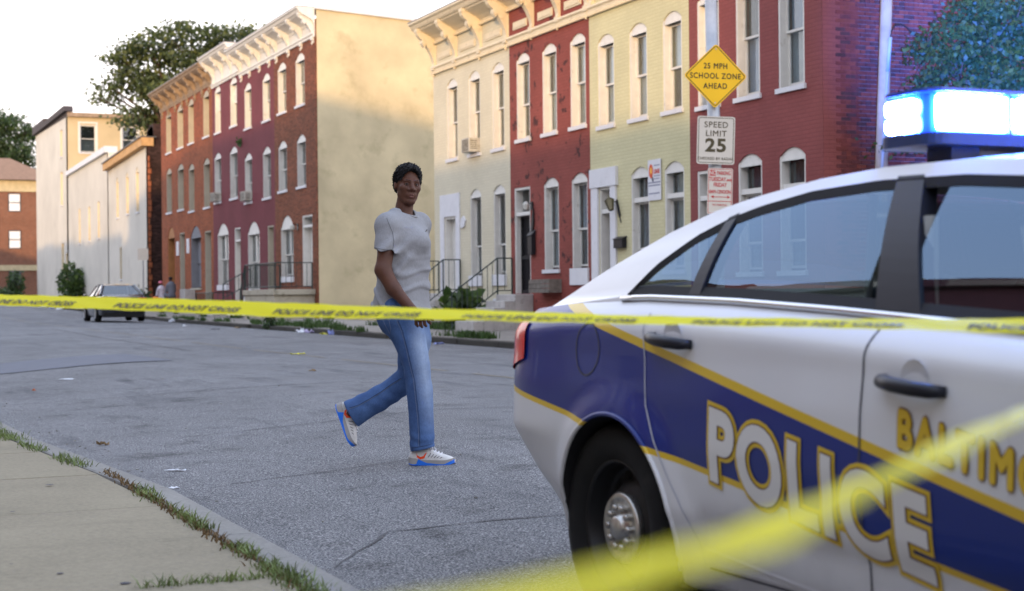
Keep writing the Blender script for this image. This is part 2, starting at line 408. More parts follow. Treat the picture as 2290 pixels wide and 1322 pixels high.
for _ in range(60):
    cx = random.uniform(-75, -25); cy = random.choice((13.25, 13.3, 14.6, 15.9)) + random.gauss(0, .1); r_ = random.uniform(.1, .5)
    pts += [(cx + random.gauss(0, r_), cy + random.gauss(0, .06), farwalk_z(cx, cy)) for _ in range(60)]
pts += [(random.uniform(-33.5, -31.5) , 13.35 + random.gauss(0, .08), farwalk_z(-32, 13.3)) for _ in range(400)]
pts += [(random.uniform(-40.5, -36.5), 14.9 + random.gauss(0, .25), farwalk_z(-38, 14.9)) for _ in range(1400)]
pts += [(random.uniform(-50, -43), 13.5 + random.gauss(0, .12), farwalk_z(-46, 13.5)) for _ in range(700)]
blades('pavement_weeds', pts, M_grassd, (.05, .2), .03, 1)
def leafcloud(name, c, rad, n_, m, size=.12, parent=None, flat=1., hollow=0., squash=1.):
    u = rng.normal(0, 1, (n_, 3)); u /= np.linalg.norm(u, axis=1)[:, None]
    r_ = rng.uniform(hollow, 1, n_) ** .5
    P = u * r_[:, None] * np.array(rad) + np.array(c)
    return leaves(name, P, m, size, parent)
def leaves(name, P, m, size=.12, parent=None, droop=.5):
    n_ = len(P); a = rng.normal(0, 1, (n_, 3)); a[:, 2] -= droop; a /= np.linalg.norm(a, axis=1)[:, None]
    q = rng.normal(0, 1, (n_, 3)); w = np.cross(a, q); w /= np.linalg.norm(w, axis=1)[:, None]
    s = size * rng.uniform(.55, 1.35, n_)[:, None]
    V = np.stack([P, P + a * s * .5 + w * s * .32, P + a * s, P + a * s * .5 - w * s * .32], 1).reshape(-1, 3)
    o = (np.arange(n_) * 4)[:, None]; F = np.concatenate([o, o + 1, o + 2, o + 3], 1)
    me = bpy.data.meshes.new(name); me.from_pydata(V.tolist(), [], F.tolist()); me.materials.append(m); me.update()
    return link(name, me, parent)
def leafmat(name, col, var=.5, tr=.35):
    m, n, b = newmat(name); p = coords(n, True)
    ri = N(n, 'ShaderNodeNewGeometry').outputs['Random Per Island']
    c = ramp(n, ri, [(0, tuple(x * (1 - var) for x in col)), (.6, col), (1, (min(1, col[0] * (1 + var) * 1.15), col[1] * (1 + var), col[2]))])
    c = mixc(n, 1., c, ramp(n, noise(n, p, .7, 3), [(.3, .75), (.7, 1.2)]), 'MULTIPLY')
    n.links.new(c, b.inputs['Base Color']); b.inputs['Roughness'].default_value = .55
    out = [x for x in n.nodes if x.type == 'OUTPUT_MATERIAL'][0]
    t = N(n, 'ShaderNodeBsdfTranslucent'); n.links.new(c, t.inputs['Color']); mx = N(n, 'ShaderNodeMixShader'); mx.inputs[0].default_value = tr
    n.links.new(b.outputs[0], mx.inputs[1]); n.links.new(t.outputs[0], mx.inputs[2]); n.links.new(mx.outputs[0], out.inputs['Surface']); return m
M_leaf = leafmat('tree_leaf', (.085, .115, .038)); M_leaf2 = leafmat('bush_leaf', (.06, .11, .028)); M_leaf3 = leafmat('dark_leaf', (.045, .085, .028))
M_bark = mat('bark', (.085, .062, .045), .9, var=.3, sc=9, bs=.6, bsc=20)
# ------------------------------------------------------------------ houses
YF = 16.06
M_white = mat('white_paint', (.66, .645, .60), .5, var=.06, sc=6, dirt=((.42, .39, .33), 4, .62, .15))
M_whiteb = mat('white_sill', (.64, .64, .66), .6, var=.05, dirt=((.40, .39, .38), 9, .62, .12))
M_cream_t = mat('cream_trim', (.66, .58, .42), .6, var=.06, dirt=((.45, .38, .27), 5, .58, .15))
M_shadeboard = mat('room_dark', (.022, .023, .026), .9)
M_glass = glassmat('window_glass', (.75, .8, .82))
M_curtain = mat('white_curtain', (.72, .75, .80), .9, var=.1, sc=4)
M_skyblind = mat('sky_tint_blind', (.36, .44, .58), .9, var=.12, sc=3)  # sheet behind panes with the sky's bluish reflection put into its colour
M_greyc = mat('grey_curtain', (.13, .14, .155), .9, var=.3, sc=4)
M_lace = mat('lace_curtain', (.50, .52, .53), .95, var=.15, sc=5)
M_bcream = brickmat('cream_painted_brick', (.62, .57, .43), (.58, .53, .39), .03, st=.55, big=.07)
M_bred = brickmat('red_painted_brick', (.25, .070, .056), (.225, .06, .05), .05, blotch=((.075, .030, .028), 3.2, .755), st=.45, big=.12)
M_byel = brickmat('yellow_painted_brick', (.58, .54, .33), (.54, .50, .30), .03, st=.55, big=.08)
M_bred2 = brickmat('crimson_painted_brick', (.235, .070, .066), (.21, .062, .06), .04, st=.5, big=.1)
M_bbrick = brickmat('old_red_brick', (.185, .055, .028), (.15, .080, .05), .35, st=.6, big=.15)
M_bmar = brickmat('maroon_painted_brick', (.165, .046, .054), (.15, .040, .048), .05, st=.4, big=.15)
M_bbrick2 = brickmat('rust_brick', (.28, .075, .032), (.20, .085, .045), .25, st=.6, big=.2)
M_stucco = mat('beige_stucco', (.52, .44, .28), .9, var=.17, sc=.7, bs=.4, bsc=10, dirt=((.35, .30, .18), .9, .54, .22))
M_cornice_d = mat('worn_cornice', (.30, .22, .15), .8, var=.3, sc=4)
M_grey_board = mat('grey_board', (.20, .205, .225), .8, var=.1)
M_tan_board = mat('tan_board', (.42, .38, .30), .8, var=.08)
M_iron = mat('iron_green_black', (.03, .045, .04), .5, var=.2)
M_black = mat('black_paint', (.014, .014, .018), .35)
M_marble = mat('step_stone', (.42, .40, .38), .7, var=.12, sc=5, dirt=((.2, .19, .17), 6, .55, .2))

def wall(w, z0, z1, ops, thick, rev=.2):
    """front wall in local coords (x 0..w, front at y=0) with openings [(x0,x1,za,zb,rise)]"""
    b = MB()
    xs = sorted({0, w, *[o[0] for o in ops], *[o[1] for o in ops]}); zs = sorted({z0, z1, *[o[2] for o in ops], *[o[3] for o in ops]})
    # limit cell length so bump/texture interpolation stays fine
    for i in range(len(xs) - 1):
        for j in range(len(zs) - 1):
            cx, cz = (xs[i] + xs[i + 1]) / 2, (zs[j] + zs[j + 1]) / 2
            if any(o[0] < cx < o[1] and o[2] < cz < o[3] for o in ops): continue
            b.quad((xs[i], 0, zs[j]), (xs[i + 1], 0, zs[j]), (xs[i + 1], 0, zs[j + 1]), (xs[i], 0, zs[j + 1]))
    for x0, x1, za, zb, ar in ops:
        b.quad((x0, 0, za), (x0, rev, za), (x0, rev, zb), (x0, 0, zb)); b.quad((x1, 0, za), (x1, 0, zb), (x1, rev, zb), (x1, rev, za))
        b.quad((x0, 0, za), (x1, 0, za), (x1, rev, za), (x0, rev, za))
        n_ = 10
        if ar <= 0: b.quad((x0, 0, zb), (x0, rev, zb), (x1, rev, zb), (x1, 0, zb)); continue
        A = arc(x0, x1, zb, ar, n_)
        for k_ in range(n_):
            (xa, a), (xb, c) = A[k_], A[k_ + 1]
            b.quad((xa, 0, a), (xb, 0, c), (xb, 0, zb), (xa, 0, zb)); b.quad((xa, 0, a), (xa, rev, a), (xb, rev, c), (xb, 0, c))
    b.box(.002, w - .002, .72, .76, z0, z1)   # inner leaf of the wall, behind the rooms
    b.quad((0, 0, z0), (0, .72, z0), (0, .72, z1), (0, 0, z1)); b.quad((w, 0, z0), (w, 0, z1), (w, .72, z1), (w, .72, z0)); b.quad((0, 0, z1), (w, 0, z1), (w, .72, z1), (0, .72, z1))
    return b
def arc(x0, x1, zt, ar, n_=10):
    h = (x1 - x0) / 2; rad = (h * h + ar * ar) / (2 * ar); cz = zt - rad; cx = (x0 + x1) / 2
    return [(x0 + (x1 - x0) * i / n_, cz + math.sqrt(max(0, rad * rad - (x0 + (x1 - x0) * i / n_ - cx) ** 2))) for i in range(n_ + 1)]
WC = {}
def window(parent, x0, x1, za, zb, ar=.16, d=.15, up='curtain', lo='dark', split=.5, mull=False, frame=None, transom=0., sillw=.07, tone=None, gl=True, panel=True, drop=0.):
    """double-hung window recessed d behind the facade: white jamb box, arched head board, two sashes, panes, sill, room behind"""
    frame = frame or M_white; tone = tone or M_whiteb
    key = (round(x1 - x0, 2), round(zb - za, 2), ar, d, up, lo, split, mull, frame.name, transom, sillw, tone.name, drop)
    W, H = x1 - x0, zb - za
    mats = {'curtain': M_curtain, 'dark': M_shadeboard, 'sky_blind': M_skyblind, 'grey': M_greyc, 'lace': M_lace, 'board': frame}
    if key not in WC:
        c = {}; b = MB(); j = .05
        top = H - ar   # spring
        b.box(0, j, 0.012, d + .06, 0, top + .02); b.box(W - j, W, 0.012, d + .06, 0, top + .02)
        if panel and ar > 0:
            A = arc(0, W, H, ar, 10); y = .03
            poly = [(0.0, top - .03)] + [(x, z) for x, z in A] + [(W, top - .03)]
            b.prism([(p[0], p[1]) for p in poly], 'y', y, y + .06)
            b.box(j, W - j, .022, .06, top - .075, top - .03)
        elif ar <= 0: b.box(j, W - j, .02, d + .06, top - .05, top)
        zt = top - .075 if ar > 0 else top - .05
        if transom: b.box(j, W - j, .04, d + .06, zt - transom - .1, zt - transom)
        c['frame'] = b.mesh('window_frame', frame)
        z0 = .05; z2 = zt; zm = z0 + (zt - (transom + .1 if transom else 0) - z0) * split; z2b = zt - (transom + .1 if transom else 0)
        def sash(a, t, y):
            q = MB(); f = .045
            q.box(j, j + f, y, y + .04, a, t); q.box(W - j - f, W - j, y, y + .04, a, t)
            q.box(j + f, W - j - f, y + .001, y + .039, a, a + f); q.box(j + f, W - j - f, y + .001, y + .039, t - f, t)
            if mull: q.box(W / 2 - .05, W / 2 + .05, y - .02, y + .045, a, t)
            return q.mesh('sash', frame)
        c['s_up'] = sash(zm - .02, z2b, d); c['s_lo'] = sash(z0, zm + .025, d + .045)
        def pane(a, t, y, m):
            q = MB(); q.box(j + .03, W - j - .03, y, y + .006, a, t); return q.mesh('pane', m)
        c['p_up'] = pane(zm, z2b - .03, d + .018, M_glass if up != 'board' else frame); c['p_lo'] = pane(z0 + .03, zm, d + .063, M_glass if lo != 'board' else frame)
        def cur(a, t, m, dep):
            q = MB(); n_ = 12; wv = .012 if m in (M_curtain, M_greyc, M_lace) else 0
            for i in range(n_):
                xa = j + (W - 2 * j) * i / n_; xb = j + (W - 2 * j) * (i + 1) / n_
                ya = dep + wv * (i % 2); yb = dep + wv * ((i + 1) % 2)
                q.quad((xa, ya, a), (xb, yb, a), (xb, yb, t), (xa, ya, t))
            return q.mesh('curtain', m, recalc=False)
        if up not in ('dark', 'board'): c['c_up'] = cur(zm, z2, mats[up], d + .13)
        if lo not in ('dark', 'board'): c['c_lo'] = cur(z0, zm, mats[lo], d + .13)
        if transom: c['p_tr'] = pane(zt - transom + .02, zt - .02, d + .018, M_glass)
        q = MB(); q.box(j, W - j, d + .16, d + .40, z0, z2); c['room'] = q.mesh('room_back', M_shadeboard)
        q = MB(); q.box(-.05, W + .05, -.05, d + .1, -.09 - drop, .0); c['sill'] = q.mesh('sill', tone)
        WC[key] = c
    c = WC[key]
    f = link('window', c['frame'], parent, (x0, 0, za))
    link('sash', c['s_up'], f); link('sash', c['s_lo'], f); link('pane', c['p_up'], f); link('pane', c['p_lo'], f)
    if 'c_up' in c: link('curtain', c['c_up'], f)
    if 'c_lo' in c: link('curtain', c['c_lo'], f)
    if 'p_tr' in c: link('pane', c['p_tr'], f)
    link('room_back', c['room'], f)
    s_ = link('sill', c['sill'], f)
    return f
def door(parent, x0, x1, za, zb, leaf, frame=None, transom=.45, d=.2, surround=None, barred=False, label=None):
    frame = frame or M_white
    W, H = x1 - x0, zb - za; b = MB(); j = .06
    b.box(0, j, .014, d + .07, 0, H); b.box(W - j, W, .014, d + .07, 0, H); b.box(j, W - j, .016, d + .07, H - j, H)
    if transom: b.box(j, W - j, .03, d + .07, H - transom - .09, H - transom)
    f = b.build('door_frame', frame, parent, loc=(x0, 0, za))
    t = H - (transom + .09 if transom else j)
    q = MB(); q.box(j, W - j, d, d + .05, 0.0, t)
    if not barred:
        for (a, c, e, g) in ((.12, .46, .12, .42), (.54, .88, .12, .42), (.12, .46, .50, .88), (.54, .88, .50, .88)):
            w2 = W - 2 * j; q.box(j + w2 * a, j + w2 * c, d - .012, d, t * e, t * g)
    dl = q.build('door_leaf', leaf, f)
    if label: dl['label'] = label
    q = MB(); q.tube([(W - j - .1, d - .002, t * .46), (W - j - .1, d - .06, t * .46)], [.015, .03], 8); q.tube([(W - j - .1, d - .002, t * .52), (W - j - .1, d - .03, t * .52)], .022, 8); q.build('door_handle', mat('brass', (.6, .42, .15), .3, .9), f)
    if transom:
        q = MB(); q.box(j, W - j, d + .02, d + .03, H - transom, H - j); q.build('transom_pane', M_glass, f); q = MB(); q.box(j, W - j, d + .2, d + .3, H - transom, H - j); q.build('room_back', M_greyc, f)
    if barred:
        g = MB(); y = d - .05; g.box(j, j + .04, y, y + .03, 0, t); g.box(W - j - .04, W - j, y, y + .03, 0, t); g.box(j + .04, W - j - .04, y + .001, y + .029, 0, .1); g.box(j + .04, W - j - .04, y + .001, y + .029, t - .05, t)
        g.box(j + .04, W - j - .04, y + .001, y + .029, t * .44, t * .44 + .1)
        for i in range(1, 8): xx = j + .04 + (W - 2 * j - .08) * i / 8; g.tube([(xx, y + .015, .1), (xx, y + .015, t - .05)], .007, 6)
        g.build('security_grille', M_black, f)
    return f
def dentils(b, x0, x1, y0, y1, z0, z1, step=.085, w=.05):
    x = x0
    while x < x1 - w: b.box(x, x + w, y0, y1, z0, z1); x += step
def bracketmesh(h, dep, w, m):
    """scrolled console bracket: h tall, dep deep at the top, thin at the bottom"""
    b = MB(); P = []
    ctrl = [(0, 0), (-.06, .0), (-.07, .08), (-.12, .16), (-.10, .26), (-.16, .36), (-.30, .50), (-.44, .60), (-.50, .66), (-.60, .60), (-.70, .66), (-.72, .76), (-.84, .80), (-.96, .86), (-1, .92), (-1, 1), (0, 1)]
    poly = [(a * dep, c * h) for a, c in ctrl]
    b.prism(poly, 'x', -w / 2, w / 2)
    b.box(-w / 2 - .02, w / 2 + .02, -dep * .16, 0, h * .10, h * .20); b.box(-w / 2 - .02, w / 2 + .02, -dep * 1.03, 0, h * .93, h * 1.0)
    b.tube([(-w / 2 - .025, -dep * .62, h * .70), (w / 2 + .025, -dep * .62, h * .70)], dep * .11, 10); b.tube([(-w / 2 - .02, -dep * .33, h * .60), (w / 2 + .02, -dep * .33, h * .60)], dep * .08, 10)
    b.tube([(0, -.05, -.06), (0, -.05, .02)], [.02, .045], 8)
    return b.mesh('bracket', m)
def cornice(parent, w, zb, zt, dep, m, brk, bh, dent=True, panels=None, pm=None, x0=0., soffit=None, ends=(0, 0), bw=.17, roofm=None):
    """crown + soffit + lower moulding, with brackets, panels, dentils as children; local coords"""
    b = MB(); xa, xb = x0 - ends[0], w + ends[1]; H = zt - zb
    prof = [(0, zt), (-dep - .06, zt), (-dep - .06, zt - .05), (-dep, zt - .09), (-dep + .03, zt - .15), (-dep + .06, zt - .19), (-dep * .82, zt - .21), (-dep * .80, zt - .24), (-dep * .28, zt - .40), (-.06, zt - .48), (-.05, zt - .56), (0, zt - .56)]
    b.prism(prof, 'x', xa, xb)
    b.prism([(0, zb + .16), (-.09, zb + .16), (-.10, zb + .11), (-.06, zb + .07), (-.05, zb), (0, zb)], 'x', x0 + .01, w - .01)
    c = b.build('cornice', m, parent)
    if dent:
        q = MB(); dentils(q, x0 + .02, w - .06, -.085, -.002, zb - .07, zb - .001); dentils(q, x0 + .02, w - .06, -.10, -.051, zt - .615, zt - .561, .085, .045)
        struct(q.build('dentil_band', m, c), 'stuff')
    bm_ = bracketmesh(bh, dep * .93, bw, m)
    for x in brk: link('bracket', bm_, c, (x, 0, zt - .2 - bh))
    if panels:
        for a, e in panels:
            q = MB(); q.box(a, e, -.03, 0, zb + .30, zb + .50); q.box(a + .05, e - .05, -.045, -.031, zb + .34, zb + .46); bevel(q.build('frieze_panel', pm or m, c), .008, 1)
    q = MB(); q.box(xa, xb, -dep - .07, .5, zt + .002, zt + .03); q.build('roof_edge', roofm or mat('roof_tin', (.16, .165, .19), .5), c)
    return c
def rowhouse(name, label, X0, X1, wmat, top, ops, depth=11., zb=-.3, back=True):
    h = thing(name, label, 'house', (X0, YF, 0), group=None); w = X1 - X0
    wall(w, zb, top, ops, .35).build('wall', wmat, h)
    b = MB(); b.box(0.004, w-.004, .765, depth, top - .28, top - .05); b.build('roof', mat('tar_roof', (.07, .07, .075), .9), h)
    return h
def sidewalls(h, w, depth, top, m, left=True, right=True, zb=-.3, name='side_wall', fall=.0):
    for on, x in ((left, .0), (right, w - .3)):
        if on:
            b = MB(); b.prism([(.762, zb), (depth, zb), (depth, top - fall), (.762, top)], 'x', x, x + .3); b.build(name, m, h)
    b = MB(); b.box(.31, w - .31, depth - .3, depth - .002, zb, top - fall - .01); b.build('rear_wall', m, h)
def stoop(parent, x0, x1, zt, zg, n_, tread=.28, land=.5, m=None, y0=0.):
    b = MB(); h = (zt - zg) / n_
    for i in range(n_):
        z1 = zt - i * h; yb = y0 - land - i * tread
        b.box(x0, x1, yb, y0 if i == 0 else y0 - land - (i - 1) * tread - .002, zg - .2, z1)
    o = b.build('steps', m or M_marble, parent); bevel(o, .012, 1); return o
def railing(parent, pts, h=.85, step=.16, m=None, r=.016, name='railing', low=.1):
    """iron railing along a 3-D polyline of floor points"""
    b = MB(); m = m or M_iron
    top = [(p[0], p[1], p[2] + h) for p in pts]; bot = [(p[0], p[1], p[2] + low) for p in pts]
    for a, c in ((top, r * 1.2), (bot, r)):
        for i in range(len(a) - 1): b.tube([a[i], a[i + 1]], c, 6)
    for p in pts: b.tube([(p[0], p[1], p[2] - .02), (p[0], p[1], p[2] + h)], r * 1.4, 6)
    for i in range(len(pts) - 1):
        a, c = Vector(pts[i]), Vector(pts[i + 1]); n_ = max(1, int((c - a).length / step))
        for k_ in range(1, n_):
            p = a.lerp(c, k_ / n_); b.tube([(p.x, p.y, p.z + low), (p.x, p.y, p.z + h)], r * .6, 5)
    return b.build(name, m, parent)
def ac_unit(X, z, label, w=.55):
    t = thing('air_conditioner', label, 'air conditioner', (X, YF, z), group='window air conditioners')
    b = MB(); b.box(-w / 2, w / 2, -.28, .14, 0, .38); bevel(b.build('case', mat('ac_case', (.50, .48, .42), .6, dirt=((.25, .22, .16), 8, .5, .2)), t), .015)
    b = MB()
    for i in range(9): b.box(-w / 2 + .05, w / 2 - .05, -.292, -.281, .04 + i * .036, .055 + i * .036)
    for i in range(5): b.box(w / 2 + .001, w / 2 + .008, -.25, -.05, .08 + i * .05, .10 + i * .05)
    struct(b.build('grille', mat('ac_grille', (.12, .12, .11), .6), t), 'stuff'); return t

# ---- row A ---------------------------------------------------------------
AR = .17
X0 = -42.1
def A(x): return x - X0
ops = []; wl = []
def addw(xa, xb, za, zb, **kw): ops.append((xa, xb, za, zb, kw.get('ar', AR))); wl.append((xa, xb, za, zb, kw))
# cream house
WD = .80
for xa, kw in ((-41.05, dict(up='sky_blind', lo='lace')), (-39.42, dict(up='sky_blind', lo='dark', split=.56)), (-37.80, dict(up='lace', lo='grey', split=.52))): addw(xa - X0, xa + WD - X0, 4.84, 7.06, **kw)
for xa, kw in ((-39.40, dict(up='dark', lo='lace', split=.36, drop=.2)), (-37.78, dict(up='dark', lo='grey', split=.36, drop=.2))): addw(xa - X0, xa + WD - X0, 1.55, 3.88, **kw)
ops.append((A(-41.30), A(-40.42), 1.09, 3.22, 0)); ops.append((A(-37.75), A(-37.1), .42, .78, 0))
hc = rowhouse('cream_rowhouse', 'two storey cream painted brick rowhouse at the left end of its row with white door', X0, -36.65, M_bcream, 8.35, ops)
sidewalls(hc, 5.45, 11, 8.3, M_bcream, right=False, fall=.8)
for xa, xb, za, zb, kw in wl: window(hc, xa, xb, za, zb, **kw)
door(hc, A(-41.30), A(-40.42), 1.09, 3.22, M_white, transom=0)
b = MB(); b.box(A(-41.62), A(-41.31), -.03, .0, 1.05, 3.86); b.box(A(-40.41), A(-40.12), -.03, .0, 1.05, 3.86); b.box(A(-41.309), A(-40.411), -.028, .0, 3.23, 3.855); b.build('door_surround', M_whiteb, hc)
b = MB(); b.box(A(-37.75) + .02, A(-37.1) - .02, .1, .14, .44, .76); b.build('basement_window', M_shadeboard, hc)
b = MB(); b.box(A(-37.8), A(-37.05), -.03, .0, .79, .92); b.box(A(-37.8), A(-37.05), -.03, .0, .30, .41); b.build('basement_lintel', M_whiteb, hc)
cornice(hc, 5.45, 7.42, 8.82, .62, M_cream_t, [.14, 1.78, 3.56, 5.33], 1.28, panels=[(.45, 1.45), (2.1, 3.2), (3.9, 5.0)], ends=(.22, 0))
stoop(hc, A(-41.75), A(-40.0), 1.08, .2, 5, .28, .55)
railing(hc, [(A(-40.05), -.05, 1.08), (A(-40.05), -.55, 1.08), (A(-40.05), -1.75, .18)], .92); railing(hc, [(A(-41.7), -.05, 1.08), (A(-41.7), -.55, 1.08), (A(-41.7), -1.75, .18)], .92)
b = MB(); b.prism([(.0, .0), (.22, .05), (.3, .2), (.18, .34), (.0, .28), (-.06, .1)], 'y', -.04, -.002); tag(b.build('house_number_plaque', M_whiteb, loc=(-39.98, YF, 2.86)), 'small oval white plaque on the cream wall right of the white door', 'plaque')
ac_unit(-39.02, 4.86, 'window air conditioner in the middle upper window of the cream rowhouse')
# red house
X1 = -36.65; ops = []; wl = []
for xa, kw in ((-36.22, dict(up='sky_blind', lo='grey', split=.44)), (-34.66, dict(up='lace', lo='curtain')), (-33.10, dict(up='curtain', lo='lace', split=.52))): addw(xa - X1, xa + .82 - X1, 4.93, 7.08, **kw)
for xa, kw in ((-34.63, dict(up='curtain', lo='lace', split=.46)), (-33.08, dict(up='curtain', lo='grey', split=.45, drop=.3))): addw(xa - X1, xa + .84 - X1, 1.62, 3.84, **kw)
ops.append((-36.42 - X1, -35.44 - X1, 1.04, 3.72, 0))
hr = rowhouse('red_rowhouse', 'peeling red rowhouse with black barred door between the cream and the yellow houses', X1, -32.08, M_bred, 8.35, ops)
for xa, xb, za, zb, kw in wl: window(hr, xa, xb, za, zb, **kw)
door(hr, -36.42 - X1, -35.44 - X1, 1.04, 3.72, M_black, transom=.62, barred=True)
cornice(hr, 4.57, 7.42, 8.85, .62, M_cream_t, [1.47, 2.98, 4.52], 1.28, panels=[(.3, 1.15), (1.8, 2.65), (3.3, 4.2)])
stoop(hr, -36.5 - X1, -35.3 - X1, 1.03, .22, 5, .28, .5)
railing(hr, [(-36.5 - X1, -.05, 1.03), (-36.5 - X1, -.45, 1.03), (-36.5 - X1, -1.7, .14)], .92)
b = MB(); b.box(0, 1.15, -.32, -.0, 0, .32)
q = MB(); fb = thing('window_box', 'weathered wooden flower box under the lower window of the red house', 'planter', (-34.8, YF - .01, 1.06))
for i in range(3): q = MB(); q.box(0, 1.15, -.34, -.32, i * .11, i * .11 + .1); q.build('board', mat('weathered_wood', (.16, .14, .12), .9, var=.3, sc=8), fb)
q = MB(); q.box(0, .02, -.319, 0, 0, .32); q.box(1.13, 1.15, -.319, 0, 0, .32); q.box(.021, 1.129, -.319, 0, 0, .03); q.build('box_sides', MATS['weathered_wood'], fb)
def mailbox(X, z, label, w=.2, h=.36):
    t = thing('mailbox', label, 'mailbox', (X, YF, z)); b = MB(); b.box(-w / 2, w / 2, -.12, -.002, 0, h * .8); bevel(b.build('box', M_black, t), .012); b = MB(); b.prism([(-.14, h * .78), (0, h), (0, h * .82), (-.13, h * .74)], 'x', -w / 2 - .01, w / 2 + .01); b.build('lid', M_black, t); return t
mailbox(-35.25, 2.0, 'black mailbox on the red wall beside the barred door', .26, .62)
mailbox(-30.55, 2.02, 'black mailbox on the yellow wall right of the doorway', .42, .26)
t = thing('wall_lantern', 'small wall lamp above right of the barred black door', 'lamp', (-35.32, YF, 3.12)); b = MB(); b.box(-.06, .06, -.03, 0, 0, .2); b.tube([(0, -.03, .14), (0, -.14, .18)], .012, 6); b.build('arm', M_black, t)
b = MB(); b.lathe([(.02, -.1), (.07, -.07), (.09, .05), (.05, .1), (.01, .13)], (0, -.17, .08), 'z', 8); b.build('lamp_glass', mat('frosted_glass', (.5, .5, .45), .3), t)
b = MB(); b.prism([(-.06, 0), (.05, .06), (.14, .4), (.13, .72), (.03, .5), (-.04, .2)], 'y', -.05, -.02); tag(b.build('leaf_ornament', M_black, loc=(-35.3, YF, 2.42)), 'dark leaf shaped ornament on the red wall above the mailbox', 'ornament')
# yellow house
X2 = -32.08; ops = []; wl = []
for xa, kw in ((-31.66, dict(up='curtain', lo='curtain')), (-30.14, dict(up='sky_blind', lo='curtain', split=.5)), (-28.66, dict(up='curtain', lo='grey', split=.48))): addw(xa - X2, xa + .80 - X2, 4.80, 6.84, sillw=.05, **kw)
for xa, kw in ((-30.12, dict(up='lace', lo='lace', transom=.42, split=.3)), (-28.64, dict(up='lace', lo='lace', transom=.42, split=.3))): addw(xa - X2, xa + .82 - X2, 1.5, 3.74, **kw)
ops.append((-31.65 - X2, -31.05 - X2, 1.05, 3.42, 0))
hy = rowhouse('yellow_rowhouse', 'pale yellow painted brick rowhouse with white framed recessed doorway and wall sign', X2, -27.57, M_byel, 8.35, ops)
for xa, xb, za, zb, kw in wl: window(hy, xa, xb, za, zb, **kw)
door(hy, -31.65 - X2, -31.05 - X2, 1.05, 3.42, mat('brown_door', (.05, .035, .028), .5), transom=.5, d=.3)
b = MB(); b.box(-31.98 - X2, -31.66 - X2, -.05, -.0, 1.0, 3.42); b.box(-31.04 - X2, -30.78 - X2, -.05, -.0, 1.0, 3.42); b.box(-32.02 - X2, -30.72 - X2, -.07, -.0, 3.421, 3.84); b.build('door_surround', M_whiteb, hy)
stoop(hy, -32.0 - X2, -30.8 - X2, 1.04, .22, 5, .28, .5)
cornice(hy, 4.51, 7.42, 8.88, .62, M_cream_t, [.18, 1.5, 3.0, 4.4], 1.28, panels=[(.45, 1.25), (1.8, 2.7), (3.3, 4.1)], pm=M_cream_t)
t = thing('wall_lantern', 'slanting black coach lantern on the yellow wall right of the doorway', 'lamp', (-30.72, YF, 2.95)); t.rotation_euler = (0, R(-22), 0)
b = MB(); b.box(-.03, .03, -.03, 0, -.25, .15); b.tube([(0, -.03, .1), (0, -.12, .12), (0, -.2, .05)], .012, 6); b.tube([(0, -.02, -.4), (0, -.03, 0)], .012, 6); b.build('arm', M_black, t)
b = MB(); b.lathe([(.03, -.16), (.06, -.15), (.11, .08), (.12, .09), (.03, .17), (.01, .22)], (0, -.2, .05), 'z', 6); b.build('lamp_head', mat('lantern_bronze', (.12, .11, .07), .4, .5), t)
# sign on the yellow house
t = thing('wall_sign', 'white sign with orange letter Q logo between windows of yellow house', 'sign', (-29.18, YF - .02, 2.98))
M_red = mat('sign_red', (.50, .03, .025), .5, var=.03); M_ink = mat('sign_ink', (.05, .06, .10), .6)
b = MB(); b.box(-.12, .44, -.01, 0, 0, .86); b.build('panel', M_whiteb, t)
b = MB(); b.lathe([(.0, -.012), (.115, -.012), (.115, -.002)], (.0, 0, 0), 'y', 20); o = b.build('logo_disc', mat('logo_orange', (.62, .07, .015), .5), t, loc=(.02, -.003, .62)); o.scale = (.75, 1, 1.3)
b = MB(); b.lathe([(.0, -.014), (.055, -.014), (.055, -.002)], (.0, 0, 0), 'y', 16); o = b.build('logo_centre', mat('logo_yellow', (.85, .45, .06), .5), t, loc=(.03, -.004, .63)); o.scale = (.7, 1, 1.3)
b = MB(); b.prism([(.05, .46), (.09, .50), (.13, .40), (.11, .38)], 'y', -.018, -.004); b.build('logo_tail', M_ink, t)
text_obj('lettering', 'LEASE', .12, M_red, t, (.27, -.013, .60), offset=.006, sx=.8)
b = MB()
for z, a, c in ((.72, .14, .40), (.50, .14, .40), (.44, .12, .38), (.36, -.10, .42), (.30, -.09, .41), (.13, -.08, .38)): b.box(a, c, -.0125, -.0105, z, z + (.022 if z > .4 else .03))
b.build('small_print_lines', mat('print_grey', (.25, .26, .33), .7), t)
# crimson house
X3 = -27.57; ops = []; wl = []
for xa, kw in ((-27.25, dict(up='curtain', lo='curtain')), (-25.80, dict(up='grey', lo='sky_blind', split=.55)), (-24.34, dict(up='sky_blind', lo='lace', split=.5))): addw(xa - X3, xa + .84 - X3, 4.74, 7.0, **kw)
for xa, kw in ((-25.76, dict(up='grey', lo='lace', transom=.42, split=.35)), (-24.34, dict(up='grey', lo='lace', transom=.42, split=.35))): addw(xa - X3, xa + .84 - X3, 1.4, 3.64, **kw)
ops.append((-27.3 - X3, -26.5 - X3, 1.05, 3.45, 0))
hd = rowhouse('crimson_rowhouse', 'crimson painted rowhouse with bare brick side wall at the right end of the row', X3, -22.95, M_bred2, 9.2, ops)
for xa, xb, za, zb, kw in wl: window(hd, xa, xb, za, zb, **kw)
door(hd, -27.3 - X3, -26.5 - X3, 1.05, 3.45, M_black, transom=.5)
stoop(hd, -27.4 - X3, -26.4 - X3, 1.04, .22, 5, .28, .5)
mailbox(-26.32, 2.7, 'black mailbox beside the crimson house door, partly behind the parking sign', .3, .5)
